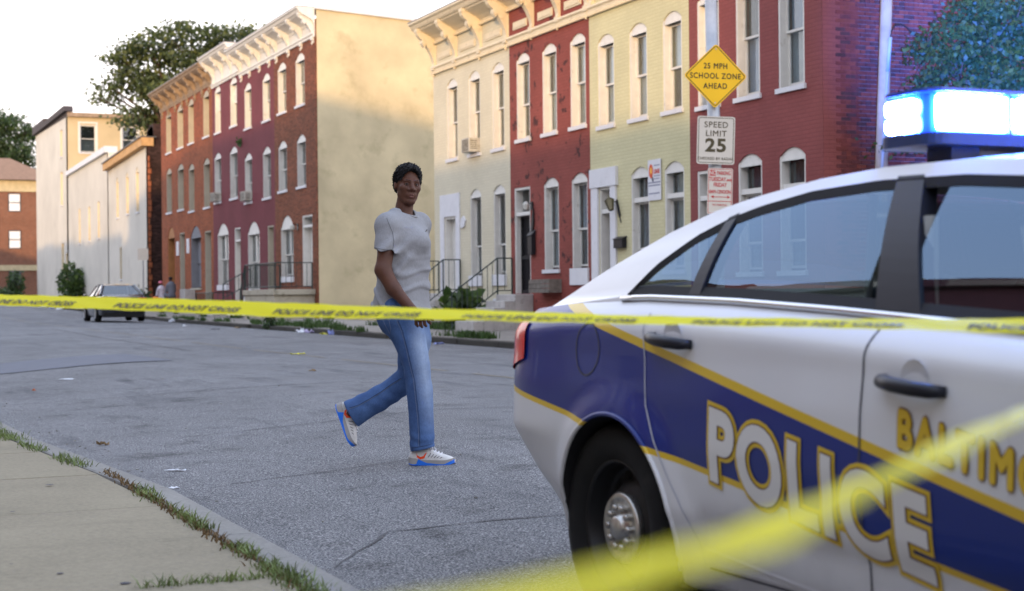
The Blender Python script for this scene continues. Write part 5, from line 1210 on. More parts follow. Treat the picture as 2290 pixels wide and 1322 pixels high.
for c in (-.05, 3.01):
    for mir in (1, -1):
        b = MB(); A_ = [i * math.pi / 24 for i in range(-3, 28)]
        b.v = [(c + r_ * math.cos(a), mir * -y, .34 + r_ * math.sin(a)) for a in A_ for r_, y in ((.371, sy(c + .371 * math.cos(a), max(.2, .34 + .371 * math.sin(a))) - .001), (.360, .90), (.395, .86), (.395, .66))]
        b.f = [(4 * i + k_, 4 * i + k_ + 4, 4 * i + k_ + 5, 4 * i + k_ + 1) for i in range(len(A_) - 1) for k_ in range(3)]; b.m = [0] * len(b.f); b.build('arch_liner', M_rub, CAR, smooth=True)
        b = MB(); b.tube([(c + .376 * math.cos(a), mir * -(sy(c + .376 * math.cos(a), max(.2, .34 + .376 * math.sin(a))) + .001), .34 + .376 * math.sin(a)) for a in [i * math.pi / 48 - .22 for i in range(63)]], .0085, 8); b.build('arch_lip', M_car, CAR, smooth=True)
M_steel = mat('wheel_black', (.016, .016, .017), .4, .3); M_cap = mat('hub_silver', (.50, .48, .44), .32, .85, dirt=((.10, .08, .06), 14, .55, .2))
def wheel(c, mir):
    w_ = bpy.data.objects.new('wheel', None); COL.objects.link(w_); w_.parent = CAR; w_.location = (c - (.055 if c < 1 else 0), mir * -.81, .334); w_.rotation_euler = (0, 0, 0 if mir > 0 else math.pi)
    b = MB(); b.lathe([(.225, -.095), (.245, -.112), (.29, -.120), (.325, -.112), (.340, -.09), (.3425, -.05), (.3425, .05), (.34, .09), (.325, .112), (.29, .12), (.245, .112), (.225, .095), (.225, -.095)], (0, 0, 0), 'y', 56)
    for k_ in range(56): a = 2 * math.pi * k_ / 56; ca, sa = math.cos(a), math.sin(a); b.add([(.333 * ca - .004 * sa, -.108, .333 * sa + .004 * ca), (.346 * ca - .004 * sa, -.08, .346 * sa + .004 * ca), (.346 * ca + .004 * sa, -.08, .346 * sa - .004 * ca), (.333 * ca + .004 * sa, -.108, .333 * sa - .004 * ca)], [(0, 1, 2, 3)])
    b.build('tyre', M_tyre, w_, smooth=True)
    b = MB(); b.lathe([(.228, -.09), (.222, -.098), (.212, -.085), (.205, -.03), (.19, -.015), (.155, -.03), (.13, -.058), (.10, -.062), (.0, -.062)], (0, 0, 0), 'y', 48)
    b.lathe([(.228, -.09), (.228, .09)], (0, 0, 0), 'y', 32); b.build('rim', M_steel, w_, smooth=True)
    b = MB()
    for k_ in range(12): a = 2 * math.pi * (k_ + .5) / 12; ca, sa = math.cos(a), math.sin(a); P = [(.158, -.020), (.158, .020), (.188, .024), (.188, -.024)]; b.add([(r_ * ca - t * sa, -.034 if r_ < .17 else -.019, r_ * sa + t * ca) for r_, t in P], [(0, 1, 2, 3)])
    struct(b.build('rim_slots', mat('slot_dark', (.003, .003, .003), .9), w_), 'stuff')
    b = MB(); b.lathe([(.112, -.060), (.118, -.075), (.110, -.086), (.095, -.080), (.085, -.078), (.045, -.078), (.040, -.100), (.030, -.106), (.0, -.107)], (0, 0, 0), 'y', 40)
    for k_ in range(10):
        a = 2 * math.pi * k_ / 10; r_ = .067; b.lathe([(.0125, -.078), (.0125, -.094), (.008, -.10), (.0, -.10)], (r_ * math.cos(a), 0, r_ * math.sin(a)), 'y', 8)
    b.build('hub_cap', M_cap, w_, smooth=True); return w_
for c in (-.05, 3.01):
    for mir in (1, -1): wheel(c, mir)
for mir in (1, -1):
    b = MB(); b.lathe([(.0, -.14), (.05, -.13), (.10, -.09), (.11, .0), (.10, .03), (.0, .035)], (0, 0, 0), 'x', 14); o = b.build('wing_mirror', M_carw, CAR, smooth=True, loc=(2.28, mir * -1.03, 1.03)); o.scale = (1, 1.1, .8)
    b = MB(); b.prism([(3.62, .60), (3.98, .58), (3.96, .70), (3.66, .76)], 'y', 0, .02); o = b.build('headlight', mat('headlamp', (.6, .62, .65), .1, coat=1.), CAR, loc=(0, mir * -.70 - .01, 0), rot=None) if False else None
b = MB(); b.box(4.03, 4.05, -.35, .35, .45, .66); b.build('grille', M_blk, CAR)
b = MB(); b.box(-1.185, -1.165, -.26, .26, .74, .86); b.build('number_plate', M_whiteb, CAR)
# lettering, wrapped on the kerb side and on the road side of the body
def decal(txt, xa, xb, zl, hgt, slope, offs, m, dy, mir, thick=.0, nsub=40, out=.0):
    me = textmesh(txt, 1., thick, 0, 'LEFT', 1.02, 6); bm = bmesh.new(); bm.from_mesh(me)
    X_ = [v.co.x for v in bm.verts]; Y_ = [v.co.y for v in bm.verts]; return me, bm, min(X_), max(X_), min(Y_), max(Y_)
def word(txt, xa, xb, z_at_xa, hgt, slope, layers, nsub=46, spacing=1.12):
    """layers: [(font offset, outline growth in metres, material, dy)]; slanted along the stripe"""
    ref = textmesh(txt, 1., layers[-1][0], 0, 'LEFT', spacing, 6); XR = [v.co.x for v in ref.vertices]; YR = [v.co.y for v in ref.vertices]; x0_, x1_, y0_, y1_ = min(XR), max(XR), min(YR), max(YR)
    kx = (xb - xa) / (x1_ - x0_); kz = hgt / (y1_ - y0_)
    for mir in (1, -1):
        for off, m, dy in layers:
            me = textmesh(txt, 1., off, 0, 'LEFT', spacing, 6); me.materials.append(m); bm = bmesh.new(); bm.from_mesh(me)
            for k_ in range(1, nsub): bmesh.ops.bisect_plane(bm, geom=bm.verts[:] + bm.edges[:] + bm.faces[:], plane_co=(x0_ + (x1_ - x0_) * k_ / nsub, 0, 0), plane_no=(1, 0, 0))
            for k_ in range(1, 8): bmesh.ops.bisect_plane(bm, geom=bm.verts[:] + bm.edges[:] + bm.faces[:], plane_co=(0, y0_ + (y1_ - y0_) * k_ / 8, 0), plane_no=(0, 1, 0))
            for v in bm.verts:
                u_ = (v.co.x - x0_) * kx; x = (xa + u_) if mir > 0 else (xb - u_); z = z_at_xa + slope * (x - xa) + (v.co.y - y0_) * kz; v.co = Vector((x, mir * -(sy(x, z) + dy + v.co.z), z))
            bm.to_mesh(me); bm.free(); o = link('lettering', me, CAR)
M_gold = mat('decal_gold', (.58, .39, .02), .4, var=.03, coat=.6); M_dbr = mat('decal_brown', (.12, .045, .02), .4, coat=.6); M_dw = mat('decal_white', (.60, .59, .575), .4, var=.03, coat=.6)
word('POLICE', .538, 1.492, .557, .222, -.166, [(.086, M_gold, .0030), (.048, M_dbr, .0045), (.034, M_dw, .0060)])
word('BALTIMORE', 1.385, 2.02, .726, .098, -.17, [(.075, M_dbr, .0030), (.045, M_gold, .0045)], 40, 1.2)
# light bar
LB = bpy.data.objects.new('light_bar', None); COL.objects.link(LB); LB.parent = CAR; LB.location = (1.02, 0, 1.472)
M_em = newmat('led_light')[0]; eb = M_em.node_tree.nodes['Principled BSDF']; eb.inputs['Base Color'].default_value = (0, 0, 0, 1); eb.inputs['Emission Color'].default_value = (.09, .24, 1, 1); eb.inputs['Emission Strength'].default_value = LEDS
M_lens = mat('blue_lens', (.03, .10, .55), .15, coat=1.)
b = MB(); b.prism(rrect(.24, 1.26, .06), 'z', .028, .060); b.box(-.05, .05, -.50, -.40, -.02, .028); b.box(-.05, .05, .40, .50, -.02, .028); b.build('bar_base', mat('bar_base', (.03, .05, .14), .35), LB)
b = MB(); b.prism(rrect(.23, 1.25, .06), 'z', .170, .180); b.build('bar_top', M_lens, LB)
b = MB(); b.prism(rrect(.16, 1.18, .05), 'z', .061, .169); b.build('bar_core', M_lens, LB)
def em(x0, x1, y0, y1, z0, z1):
    b = MB(); b.box(x0, x1, y0, y1, z0, z1); return bevel(b.build('lamp_module', M_em, LB), .014, 3)
em(-.095, .025, -.618, -.585, .068, .112); em(-.095, .025, -.618, -.585, .115, .160)
for y0 in (-.585, -.305, -.02, .265): em(.075, .105, y0, y0 + .262, .068, .166)
for y0 in (-.05, .035): b = MB(); b.box(.06, .11, y0 - .30, y0 - .29, .062, .168); b.build('bar_divider', M_lens, LB)
# added blue spots: one tinting the far wall and tree, one towards the kerb
for i, (lx, ly, tx, ty, tz, pw, an) in enumerate(((-.25, .0, -18, 17.6, 4.3, 85000, 20), (.0, -.72, 0, -6, -.2, 30, 90))):
    ld = bpy.data.lights.new('added_blue_spot', 'SPOT'); ld.energy = pw; ld.color = (.07, .20, 1.0); ld.spot_size = R(an); ld.spot_blend = 1.; ld.shadow_soft_size = .05
    lo = bpy.data.objects.new('added_blue_spot', ld); COL.objects.link(lo); lo.parent = LB; lo.location = (lx, ly, .30 if i == 0 else .12); d = Vector((tx, ty, tz)) - Vector((0, 0, 0)); lo.rotation_euler = (-d).to_track_quat('Z', 'Y').to_euler()
# ------------------------------------------------------------------ people (implicit surfaces, one continuous skin)
import openvdb
class Field:
    """signed-distance sculpting on a grid; every primitive only touches its own neighbourhood"""
    def __init__(s, lo, hi, res):
        s.lo = np.array(lo, float); s.res = res; s.n = (np.ceil((np.array(hi) - s.lo) / res)).astype(int) + 1; s.a = np.full(s.n, .08, np.float32)
    def _win(s, lo, hi, m):
        i0 = np.maximum(0, np.floor((np.array(lo) - m - s.lo) / s.res).astype(int)); i1 = np.minimum(s.n, np.ceil((np.array(hi) + m - s.lo) / s.res).astype(int) + 1)
        if (i1 <= i0).any(): return None
        g = np.ogrid[i0[0]:i1[0], i0[1]:i1[1], i0[2]:i1[2]]; return tuple(slice(a, c) for a, c in zip(i0, i1)), [g[k_] * s.res + s.lo[k_] for k_ in range(3)]
    def _mix(s, sl, d, k, op):
        a = s.a[sl]
        if op == 'sub': d = -d; h = np.clip(.5 + .5 * (d - a) / k, 0, 1); s.a[sl] = a + (d - a) * h + k * h * (1 - h); return
        h = np.clip(.5 + .5 * (a - d) / k, 0, 1); s.a[sl] = a + (d - a) * h - k * h * (1 - h)
    def cap(s, p, q, r1, r2=None, k=.02, op='add', flat=None):
        p, q = np.array(p, float), np.array(q, float); r2 = r1 if r2 is None else r2; R_ = max(r1, r2)
        w = s._win(np.minimum(p, q) - R_, np.maximum(p, q) + R_, k + .03)
        if w is None: return s
        sl, (X, Y, Z) = w; d = q - p; L2 = max(1e-9, d @ d)
        t = np.clip(((X - p[0]) * d[0] + (Y - p[1]) * d[1] + (Z - p[2]) * d[2]) / L2, 0, 1)
        dist = np.sqrt((X - p[0] - t * d[0]) ** 2 + (Y - p[1] - t * d[1]) ** 2 + (Z - p[2] - t * d[2]) ** 2) - (r1 + (r2 - r1) * t)
        s._mix(sl, dist.astype(np.float32), k, op); return s
    def ell(s, c, r, k=.02, op='add', M=None):
        """ellipsoid; M rows are its axes"""
        c = np.array(c, float); r = np.array(r, float); R_ = r.max(); w = s._win(c - R_, c + R_, k + .03)
        if w is None: return s
        sl, (X, Y, Z) = w; x, y, z = X - c[0], Y - c[1], Z - c[2]
        if M is not None: x, y, z = (M[i][0] * x + M[i][1] * y + M[i][2] * z for i in range(3))
        else: x, y, z = np.broadcast_arrays(x, y, z)
        k0 = np.sqrt((x / r[0]) ** 2 + (y / r[1]) ** 2 + (z / r[2]) ** 2); k1 = np.sqrt((x / r[0] ** 2) ** 2 + (y / r[1] ** 2) ** 2 + (z / r[2] ** 2) ** 2) + 1e-9
        s._mix(sl, (k0 * (k0 - 1) / k1).astype(np.float32), k, op); return s
    def loft(s, zs, cx, cy, ra, rb, ax, k=.03, e=2.0):
        """vertical stack of ellipses: centre, radii and main axis direction given per height"""
        Rm = max(ra) ; w = s._win((min(cx) - Rm, min(cy) - Rm, min(zs)), (max(cx) + Rm, max(cy) + Rm, max(zs)), k + .03); sl, (X, Y, Z) = w; z = Z.ravel()
        f = lambda v: np.interp(z, zs, v)[None, None, :]; x, y = X - f(cx), Y - f(cy); a = x * ax[0] + y * ax[1]; b_ = -x * ax[1] + y * ax[0]; A_, B_ = f(ra), f(rb)
        q = (np.abs(a / A_) ** e + np.abs(b_ / B_) ** e) ** (1 / e); d = (q - 1) * np.minimum(A_, B_) * (.85 + .15 * np.minimum(1, q))
        d = np.maximum(d, np.maximum(min(zs) - Z, Z - max(zs))); s._mix(sl, d.astype(np.float32), k, 'add'); return s
    def half(s, p, nrm, k=.004):
        """cut away everything on the side the normal points to"""
        X, Y, Z = [g * s.res + s.lo[i] for i, g in enumerate(np.ogrid[0:s.n[0], 0:s.n[1], 0:s.n[2]])]; nrm = np.array(nrm, float); nrm /= np.linalg.norm(nrm)
        s._mix((slice(None),) * 3, -((X - p[0]) * nrm[0] + (Y - p[1]) * nrm[1] + (Z - p[2]) * nrm[2]).astype(np.float32), k, 'sub'); return s
    def disp(s, fn):
        X, Y, Z = [g * s.res + s.lo[i] for i, g in enumerate(np.ogrid[0:s.n[0], 0:s.n[1], 0:s.n[2]])]; s.a -= (fn(X, Y, Z) * (np.abs(s.a) < .05)).astype(np.float32); return s
    def mesh(s, name, m, parent, smooth_it=2):
        a = np.clip(s.a, -.05, .05); a[0] = a[-1] = .05; a[:, 0] = a[:, -1] = .05; a[:, :, 0] = a[:, :, -1] = .05
        g = openvdb.FloatGrid(.05); g.copyFromArray(a); P, Q = g.convertToQuads(0.0); P = P * s.res + s.lo
        me = bpy.data.meshes.new(name); me.vertices.add(len(P)); me.vertices.foreach_set('co', P.astype(np.float32).ravel()); Q = Q[:, ::-1]
        me.loops.add(len(Q) * 4); me.loops.foreach_set('vertex_index', Q.astype(np.int32).ravel()); me.polygons.add(len(Q)); me.polygons.foreach_set('loop_start', np.arange(len(Q), dtype=np.int32) * 4)
        me.update(calc_edges=True); me.materials.append(m); bm = bmesh.new(); bm.from_mesh(me)
        for _ in range(smooth_it): bmesh.ops.smooth_vert(bm, verts=bm.verts, factor=.5, use_axis_x=True, use_axis_y=True, use_axis_z=True)
        bmesh.ops.recalc_face_normals(bm, faces=bm.faces); bm.to_mesh(me); bm.free(); me.polygons.foreach_set('use_smooth', [True] * len(me.polygons)); me.update(); return link(name, me, parent)
def skinmat(name, col, lip=None):
    m, n, b = newmat(name); p = coords(n, False)
    c = ramp(n, noise(n, p, 14, 4), [(.3, tuple(x * .82 for x in col)), (.7, tuple(min(1, x * 1.15) for x in col))]); n.links.new(c, b.inputs['Base Color'])
    b.inputs['Roughness'].default_value = .56; b.inputs['Subsurface Weight'].default_value = .08; b.inputs['Subsurface Radius'].default_value = (.02, .008, .004); b.inputs['Specular IOR Level'].default_value = .35
    bump(n, b, noise(n, p, 220, 3), .12, .002); return m
M_skin = skinmat('skin_dark_brown', (.088, .034, .019)); M_lip = skinmat('lip', (.135, .052, .042)); M_hair = mat('black_hair', (.008, .007, .008), .75, var=.3, sc=60, bs=.8, bsc=150, wcoord=False)
def heather():
    m, n, b = newmat('heather_grey_cotton'); p = coords(n, False); mp = N(n, 'ShaderNodeMapping'); mp.inputs['Scale'].default_value = (1, 1, .35); n.links.new(p, mp.inputs['Vector'])
    c = ramp(n, noise(n, mp.outputs[0], 160, 3, .7), [(.2, (.225, .228, .24)), (.8, (.305, .31, .325))]); n.links.new(c, b.inputs['Base Color']); b.inputs['Roughness'].default_value = .95; b.inputs['Specular IOR Level'].default_value = .1
    bump(n, b, noise(n, p, 24, 5, .6), .35, .012); return m
M_tee = heather()
def denim():
    m, n, b = newmat('washed_denim'); p = coords(n, False); s = N(n, 'ShaderNodeSeparateXYZ'); n.links.new(p, s.inputs[0]); X, Z = s.outputs[0], s.outputs[2]
    # worn, bleached front of thigh and shin (a wash in the cloth itself), darker towards the hem and the trailing leg
    cxl = math_(n, 'ADD', math_(n, 'MULTIPLY', Z, -.115), .045)
    dx = math_(n, 'ABSOLUTE', math_(n, 'SUBTRACT', X, cxl)); f = math_(n, 'SUBTRACT', .085, dx); f = math_(n, 'MULTIPLY', f, 8.); f = math_(n, 'MULTIPLY', f, ramp(n, Z, [(.16, 0), (.45, .7), (.74, 1), (.90, .15)]))
    f = math_(n, 'MULTIPLY', f, ramp(n, noise(n, p, 7, 4), [(.3, .75), (.7, 1.05)]))
    base = ramp(n, noise(n, p, 9, 5, .6), [(.3, (.045, .085, .20)), (.7, (.075, .14, .30))])
    cl = N(n, 'ShaderNodeClamp'); n.links.new(f, cl.inputs[0]); c = mixc(n, cl.outputs[0], base, (.42, .51, .63))
    mp = N(n, 'ShaderNodeMapping'); mp.inputs['Scale'].default_value = (1, 1, .3); n.links.new(p, mp.inputs['Vector']); c = mixc(n, .25, c, ramp(n, noise(n, mp.outputs[0], 220, 2, .7), [(.35, .6), (.65, 1.4)]), 'MULTIPLY')
    n.links.new(c, b.inputs['Base Color']); b.inputs['Roughness'].default_value = .9; b.inputs['Specular IOR Level'].default_value = .12; bump(n, b, noise(n, p, 22, 5, .6), .3, .008); return m
M_denim = denim()
DM = 9.77; SM = DM / 3500
mp_ = cr * ((963 - 1145 - .01 * (1036 - 661)) * SM) + cv * DM
MANZ = 1.0 - (1036 - 661 + .01 * (963 - 1145)) * SM
MAN = thing('person', 'young man in grey t-shirt and faded jeans walking across the street', 'person', (mp_.x, mp_.y, MANZ), math.atan2(cr.y, cr.x))
EYE = 1.0 - MANZ
def P3(u, v, y=0.): k_ = 1 + y / DM; return np.array([(u - 1145) * SM * k_ - (963 - 1145) * SM, y, EYE + (662.8 - v) * SM * k_])
RES = .0045
sk = Field((-.62, -.42, -.02), (.22, .42, 1.90), RES)
# legs, pelvis and torso (mostly under the clothes)
sk.cap(P3(897, 700, -.08), P3(936, 842, -.10), .085, .06); sk.cap(P3(936, 842, -.10), P3(945, 1005, -.05), .055, .04); sk.cap(P3(922, 710, .085), P3(924, 832, .095), .070, .045); sk.cap(P3(918, 842, .10), P3(780, 925, .12), .045, .036)
sh = np.array([.52, .85]); TZ = [P3(0, v)[2] for v in (700, 660, 600, 540, 500, 484)]
TC = [P3(u, 600)[0] for u in (897, 900, 905, 908, 907, 906)]
sk.loft(TZ, TC, [.0, .0, .0, .0, .0, .0], [.15, .14, .15, .165, .15, .08], [.105, .10, .11, .115, .09, .06], sh, .05)
sk.cap(P3(876, 506, -.13), P3(940, 502, .15), .046, .046, .03); sk.cap(P3(874, 512, -.145), P3(868, 560, -.19), .048, .050, .02); sk.cap(P3(868, 560, -.19), P3(861, 603, -.215), .050, .048, .01); sk.cap(P3(861, 603, -.215), P3(884, 645, -.235), .050, .044, .02); sk.cap(P3(884, 645, -.235), P3(925, 692, -.262), .043, .029, .02)
sk.cap(P3(942, 505, .18), P3(932, 600, .25), .058, .045, .03); sk.cap(P3(932, 600, .25), P3(915, 690, .24), .043, .028, .02); sk.cap(P3(915, 690, .24), P3(912, 722, .24), .032, .026, .02)
# near hand: palm, thumb and four curled fingers
sk.cap(P3(926, 694, -.262), P3(939, 708, -.27), .027, .030, .016); sk.cap(P3(933, 702, -.25), P3(955, 706, -.285), .024, .019, .012)
for (a, y0), (c, y1), (e, y2) in ((((934, 712), -.245), ((934, 724), -.243), ((937, 729), -.225)), (((943, 713), -.262), ((944, 727), -.262), ((947, 731), -.243)), (((951, 712), -.278), ((953, 725), -.280), ((956, 729), -.262)), (((958, 708), -.292), ((962, 719), -.298), ((966, 724), -.282))):
    sk.cap(P3(*a, y0), P3(*c, y1), .0125, .0108, .006); sk.cap(P3(*c, y1), P3(*e, y2), .0108, .0095, .005)
sk.cap(P3(943, 701, -.295), P3(959, 708, -.315), .013, .0115, .008); sk.cap(P3(959, 708, -.315), P3(972, 716, -.318), .0112, .0085, .005)
for a, c in (((905, 722), (908, 738)), ((911, 723), (913, 740)), ((918, 722), (919, 738))): sk.cap(P3(*a, .24), P3(*c, .24), .011, .009, .006)
# neck and head; head axes: ha to his left, hf forwards, hu up
yaw, roll = R(21), R(4)
ha = np.array([math.cos(yaw), math.sin(yaw), 0]); hf = np.array([math.sin(yaw), -math.cos(yaw), 0]); hu = np.array([0, 0, 1.]); ha, hu = ha * math.cos(roll) - hu * math.sin(roll), hu * math.cos(roll) + ha * math.sin(roll)
HC = P3(918.5, 409, .02); HM = [ha, hf, hu]; hd_ = lambda a, f, u: HC + ha * a + hf * f + hu * u
sk.cap(P3(905, 488, .03), HC - hu * .05 - hf * .012, .058, .050, .03); sk.cap(P3(911, 484, .0), hd_(0, .01, -.09), .042, .036, .02)
sk.ell(hd_(0, -.012, .005), (.0755, .094, .104), .02, M=HM); sk.ell(hd_(0, .032, -.045), (.0620, .062, .086), .02, M=HM)
sk.ell(hd_(0, .066, -.120), (.026, .024, .022), .022, M=HM)
for g in (-1, 1):
    sk.cap(hd_(g * .052, .005, -.078), hd_(g * .016, .066, -.122), .013, .014, .018); sk.ell(hd_(g * .043, .058, -.036), (.024, .024, .020), .02, M=HM)
    sk.ell(hd_(g * .078, -.008, -.020), (.009, .017, .028), .006, M=HM)
sk.cap(hd_(-.042, .074, .006), hd_(-.012, .086, .008), .010, .010, .012); sk.cap(hd_(.042, .074, .006), hd_(.012, .086, .008), .010, .010, .012)
for g in (-1, 1): sk.ell(hd_(g * .032, .094, -.014), (.019, .014, .0125), .008, 'sub', HM)
sk.cap(hd_(0, .086, -.004), hd_(0, .104, -.044), .0085, .0140, .012); sk.ell(hd_(.0175, .094, -.049), (.0115, .012, .0095), .006, M=HM); sk.ell(hd_(-.0175, .094, -.049), (.0115, .012, .0095), .006, M=HM)
for g in (-1, 1): sk.ell(hd_(g * .0075, .107, -.0565), (.0045, .0055, .004), .003, 'sub', HM)
sk.ell(hd_(0, .078, -.082), (.034, .020, .022), .012, M=HM)
body = sk.mesh('body', M_skin, MAN, 2)
del sk
# lips, eyes, eyelids, brows, hair
fc = Field(HC - .15, HC + .15, .0022)
fc.cap(hd_(-.0275, .0835, -.0860), hd_(-.007, .0945, -.0785), .0032, .0052, .004); fc.cap(hd_(.0275, .0835, -.0860), hd_(.007, .0945, -.0785), .0032, .0052, .004); fc.cap(hd_(-.007, .0945, -.0785), hd_(.007, .0945, -.0785), .0052, .0052, .003)
for g in (-1, 1): fc.cap(hd_(g * .0245, .0845, -.0890), hd_(g * .006, .0925, -.0925), .0032, .0062, .003)
fc.cap(hd_(-.006, .0925, -.0925), hd_(.006, .0925, -.0925), .0062, .0062, .003)
fc.mesh('lips', M_lip, MAN, 1); del fc
M_eyew = mat('eye_white', (.26, .23, .21), .4); M_lid = skinmat('eyelid_skin', (.080, .031, .018)); M_iris = mat('iris_dark', (.010, .006, .004), .1)
for g in (-1, 1):
    b = MB(); c = hd_(g * .031, .0745, -.0145)
    bm = bmesh.new(); bmesh.ops.create_uvsphere(bm, u_segments=20, v_segments=14, radius=.0114); me = bpy.data.meshes.new('eye'); bm.to_mesh(me); bm.free(); me.materials.append(M_eyew); me.polygons.foreach_set('use_smooth', [True] * len(me.polygons)); e_ = link('eye', me, MAN, tuple(c))
    gd = np.array([.22, -.975, 0]); b = MB(); cc = gd * .0078; bm = bmesh.new(); bmesh.ops.create_uvsphere(bm, u_segments=14, v_segments=10, radius=.0062); me = bpy.data.meshes.new('iris'); bm.to_mesh(me); bm.free(); me.materials.append(M_iris); link('iris', me, e_, tuple(cc))
fc = Field(HC - .15, HC + .15, .0022)
for g in (-1, 1):
    q = [hd_(g * .047, .0765, -.0145), hd_(g * .040, .0835, -.0085), hd_(g * .030, .0865, -.0065), hd_(g * .018, .0845, -.0125)]
    for i in range(3): fc.cap(q[i], q[i + 1], .0030, .0033, .003)
    q = [hd_(g * .046, .078, -.0175), hd_(g * .031, .0880, -.0225), hd_(g * .018, .0850, -.0165)]
    for i in range(2): fc.cap(q[i], q[i + 1], .0022, .0022, .003)
fc.mesh('eyelids', M_lid, MAN, 1); del fc
fc = Field(HC - .15, HC + .15, .0025)
for g in (-1, 1):
    q = [hd_(g * .050, .0745, .004), hd_(g * .036, .0860, .0115), hd_(g * .014, .0950, .0075)]
    for i in range(2): fc.cap(q[i], q[i + 1], (.0018, .0024)[i], .0024, .002)
fc.mesh('eyebrows', M_hair, MAN, 1); del fc
fh = Field(HC - np.array([.16, .16, .10]), HC + np.array([.16, .16, .17]), .003)
fh.ell(hd_(0, -.016, .022), (.0845, .103, .096), .01, M=HM); fh.ell(hd_(0, .015, .072), (.070, .080, .046), .03, M=HM); fh.ell(hd_(0, -.05, -.02), (.0745, .066, .062), .02, M=HM)
fh.ell(hd_(0, .104, -.030), (.080, .086, .112), .006, 'sub', HM); fh.half(hd_(0, 0, -.062), -hu); fh.ell(hd_(.085, .045, -.045), (.05, .05, .055), .01, 'sub', HM); fh.ell(hd_(-.085, .045, -.045), (.05, .05, .055), .01, 'sub', HM)
hn = rng.normal(0, 1, (10, 3)); hn /= np.linalg.norm(hn, axis=1)[:, None]; hp = rng.uniform(0, 6, 10); hk_ = rng.uniform(340, 620, 10)
fh.disp(lambda X, Y, Z: sum(.0016 * np.sin(hk_[i] * (X * hn[i, 0] + Y * hn[i, 1] + Z * hn[i, 2]) + hp[i]) for i in range(10)))
fh.mesh('hair', M_hair, MAN, 0); del fh
# curls: short tufts standing off the scalp for an uneven outline
hp_ = []
for _ in range(5200):
    v = rng.normal(0, 1, 3); v /= np.linalg.norm(v); 
    if v[2] < -.25 or (v[1] > .30 and v[2] < .74 - .1 * abs(v[0])): continue
    hp_.append(hd_(v[0] * .086, -.014 + v[1] * .104, .022 + v[2] * .099))
leaves('hair_curls', np.array(hp_), M_hair, .011, MAN, 0)
# t-shirt
def wav(seed, n_, kmin, kmax, dirs=None):
    r_ = np.random.default_rng(seed); d = r_.normal(0, 1, (n_, 3)); d /= np.linalg.norm(d, axis=1)[:, None]; return d, r_.uniform(kmin, kmax, n_), r_.uniform(0, 6.28, n_)
ts = Field((-.42, -.36, .88), (.10, .36, 1.66), .0045)
TZ = [P3(0, v)[2] for v in (694, 660, 620, 580, 540, 510, 494, 482, 474)]; TC = [P3(u, 600)[0] for u in (899, 902, 906, 909, 910, 908, 907, 908, 908)]
ts.cap(P3(872, 512, -.155), P3(866, 575, -.200), .070, .078, .022); ts.cap(P3(943, 508, .175), P3(937, 572, .225), .074, .074, .022)
# sleeve hem: cut the near sleeve (and far one) below the hem line only outside the torso
X, Y, Z = [g * ts.res + ts.lo[i] for i, g in enumerate(np.ogrid[0:ts.n[0], 0:ts.n[1], 0:ts.n[2]])]
hz = P3(862, 560, -.2); zc_ = hz[2] + (X - hz[0]) * -.15
nearmask = (Y < 0); ts.a = np.where(nearmask & (X < 5), np.maximum(ts.a, np.minimum(.08, zc_ - Z)), ts.a)
ts.loft(TZ, TC, [0, 0, 0, 0, 0, 0, 0, .0, .02], [.200, .190, .182, .186, .196, .190, .150, .095, .075], [.158, .146, .136, .139, .137, .118, .095, .078, .066], sh, .03, 2.25)
ts.cap(P3(871, 503, -.145), P3(941, 499, .165), .062, .062, .05); ts.cap(P3(905, 484, 0.03), P3(872, 500, -.13), .05, .058, .05); ts.cap(P3(905, 484, 0.03), P3(938, 497, .15), .05, .055, .05)
# chest and belly, shoulder blade
ts.ell(P3(938, 540, -.05), (.075, .09, .075), .06); ts.ell(P3(872, 545, .05), (.06, .10, .09), .06)
d1, k1, p1 = wav(3, 8, 16, 42)
def folds(X, Y, Z):
    q = 0 * X * Y * Z
    for i in range(8): q = q + .0019 * np.sin(k1[i] * (d1[i, 0] * X + d1[i, 1] * Y + d1[i, 2] * Z) + p1[i])
    low = 1 / (1 + np.exp((Z - 1.22) * 18))          # bunched folds above the hem
    diag = np.sin(62 * (Z + .55 * X - .2 * Y) + 3 * np.sin(9 * X + 4 * Z) + 1.6 * np.sin(21 * X - 12 * Z)); q = q + .011 * low * np.maximum(0, diag) ** 1.5
    arm = np.exp(-((X - P3(888, 560)[0]) ** 2 + (Z - P3(0, 575)[2]) ** 2) / .010); q = q + .012 * arm * np.sin(75 * (Z * .8 - .75 * X) + 1.)
    pull = np.exp(-((Z - P3(0, 600)[2]) / .06) ** 2); q = q + .003 * pull * np.sin(48 * (Z + .35 * X) + 2 * np.sin(14 * X)); return q
ts.disp(folds)
ts.cap(P3(908, 462, .02), P3(908, 486, .02), .066, .066, .004, 'sub'); ts.ell(P3(922, 472, -.03), (.058, .06, .036), .008, 'sub')
ts.mesh('tshirt', M_tee, MAN, 4); del ts, X, Y, Z, nearmask
b = MB(); pts_ = []
for i in range(33):
    a = 2 * math.pi * i / 32; c0 = P3(910.5, 476, .0); r1_, r2_ = .070, .066; x_, y_ = r1_ * math.cos(a), r2_ * math.sin(a); pts_.append((c0[0] + x_ + .004, c0[1] + y_, c0[2] - x_ * .34 + y_ * .16 - .0))
b.tube(pts_, .0075, 8, cap=False); b.build('collar', M_tee, MAN, smooth=True)
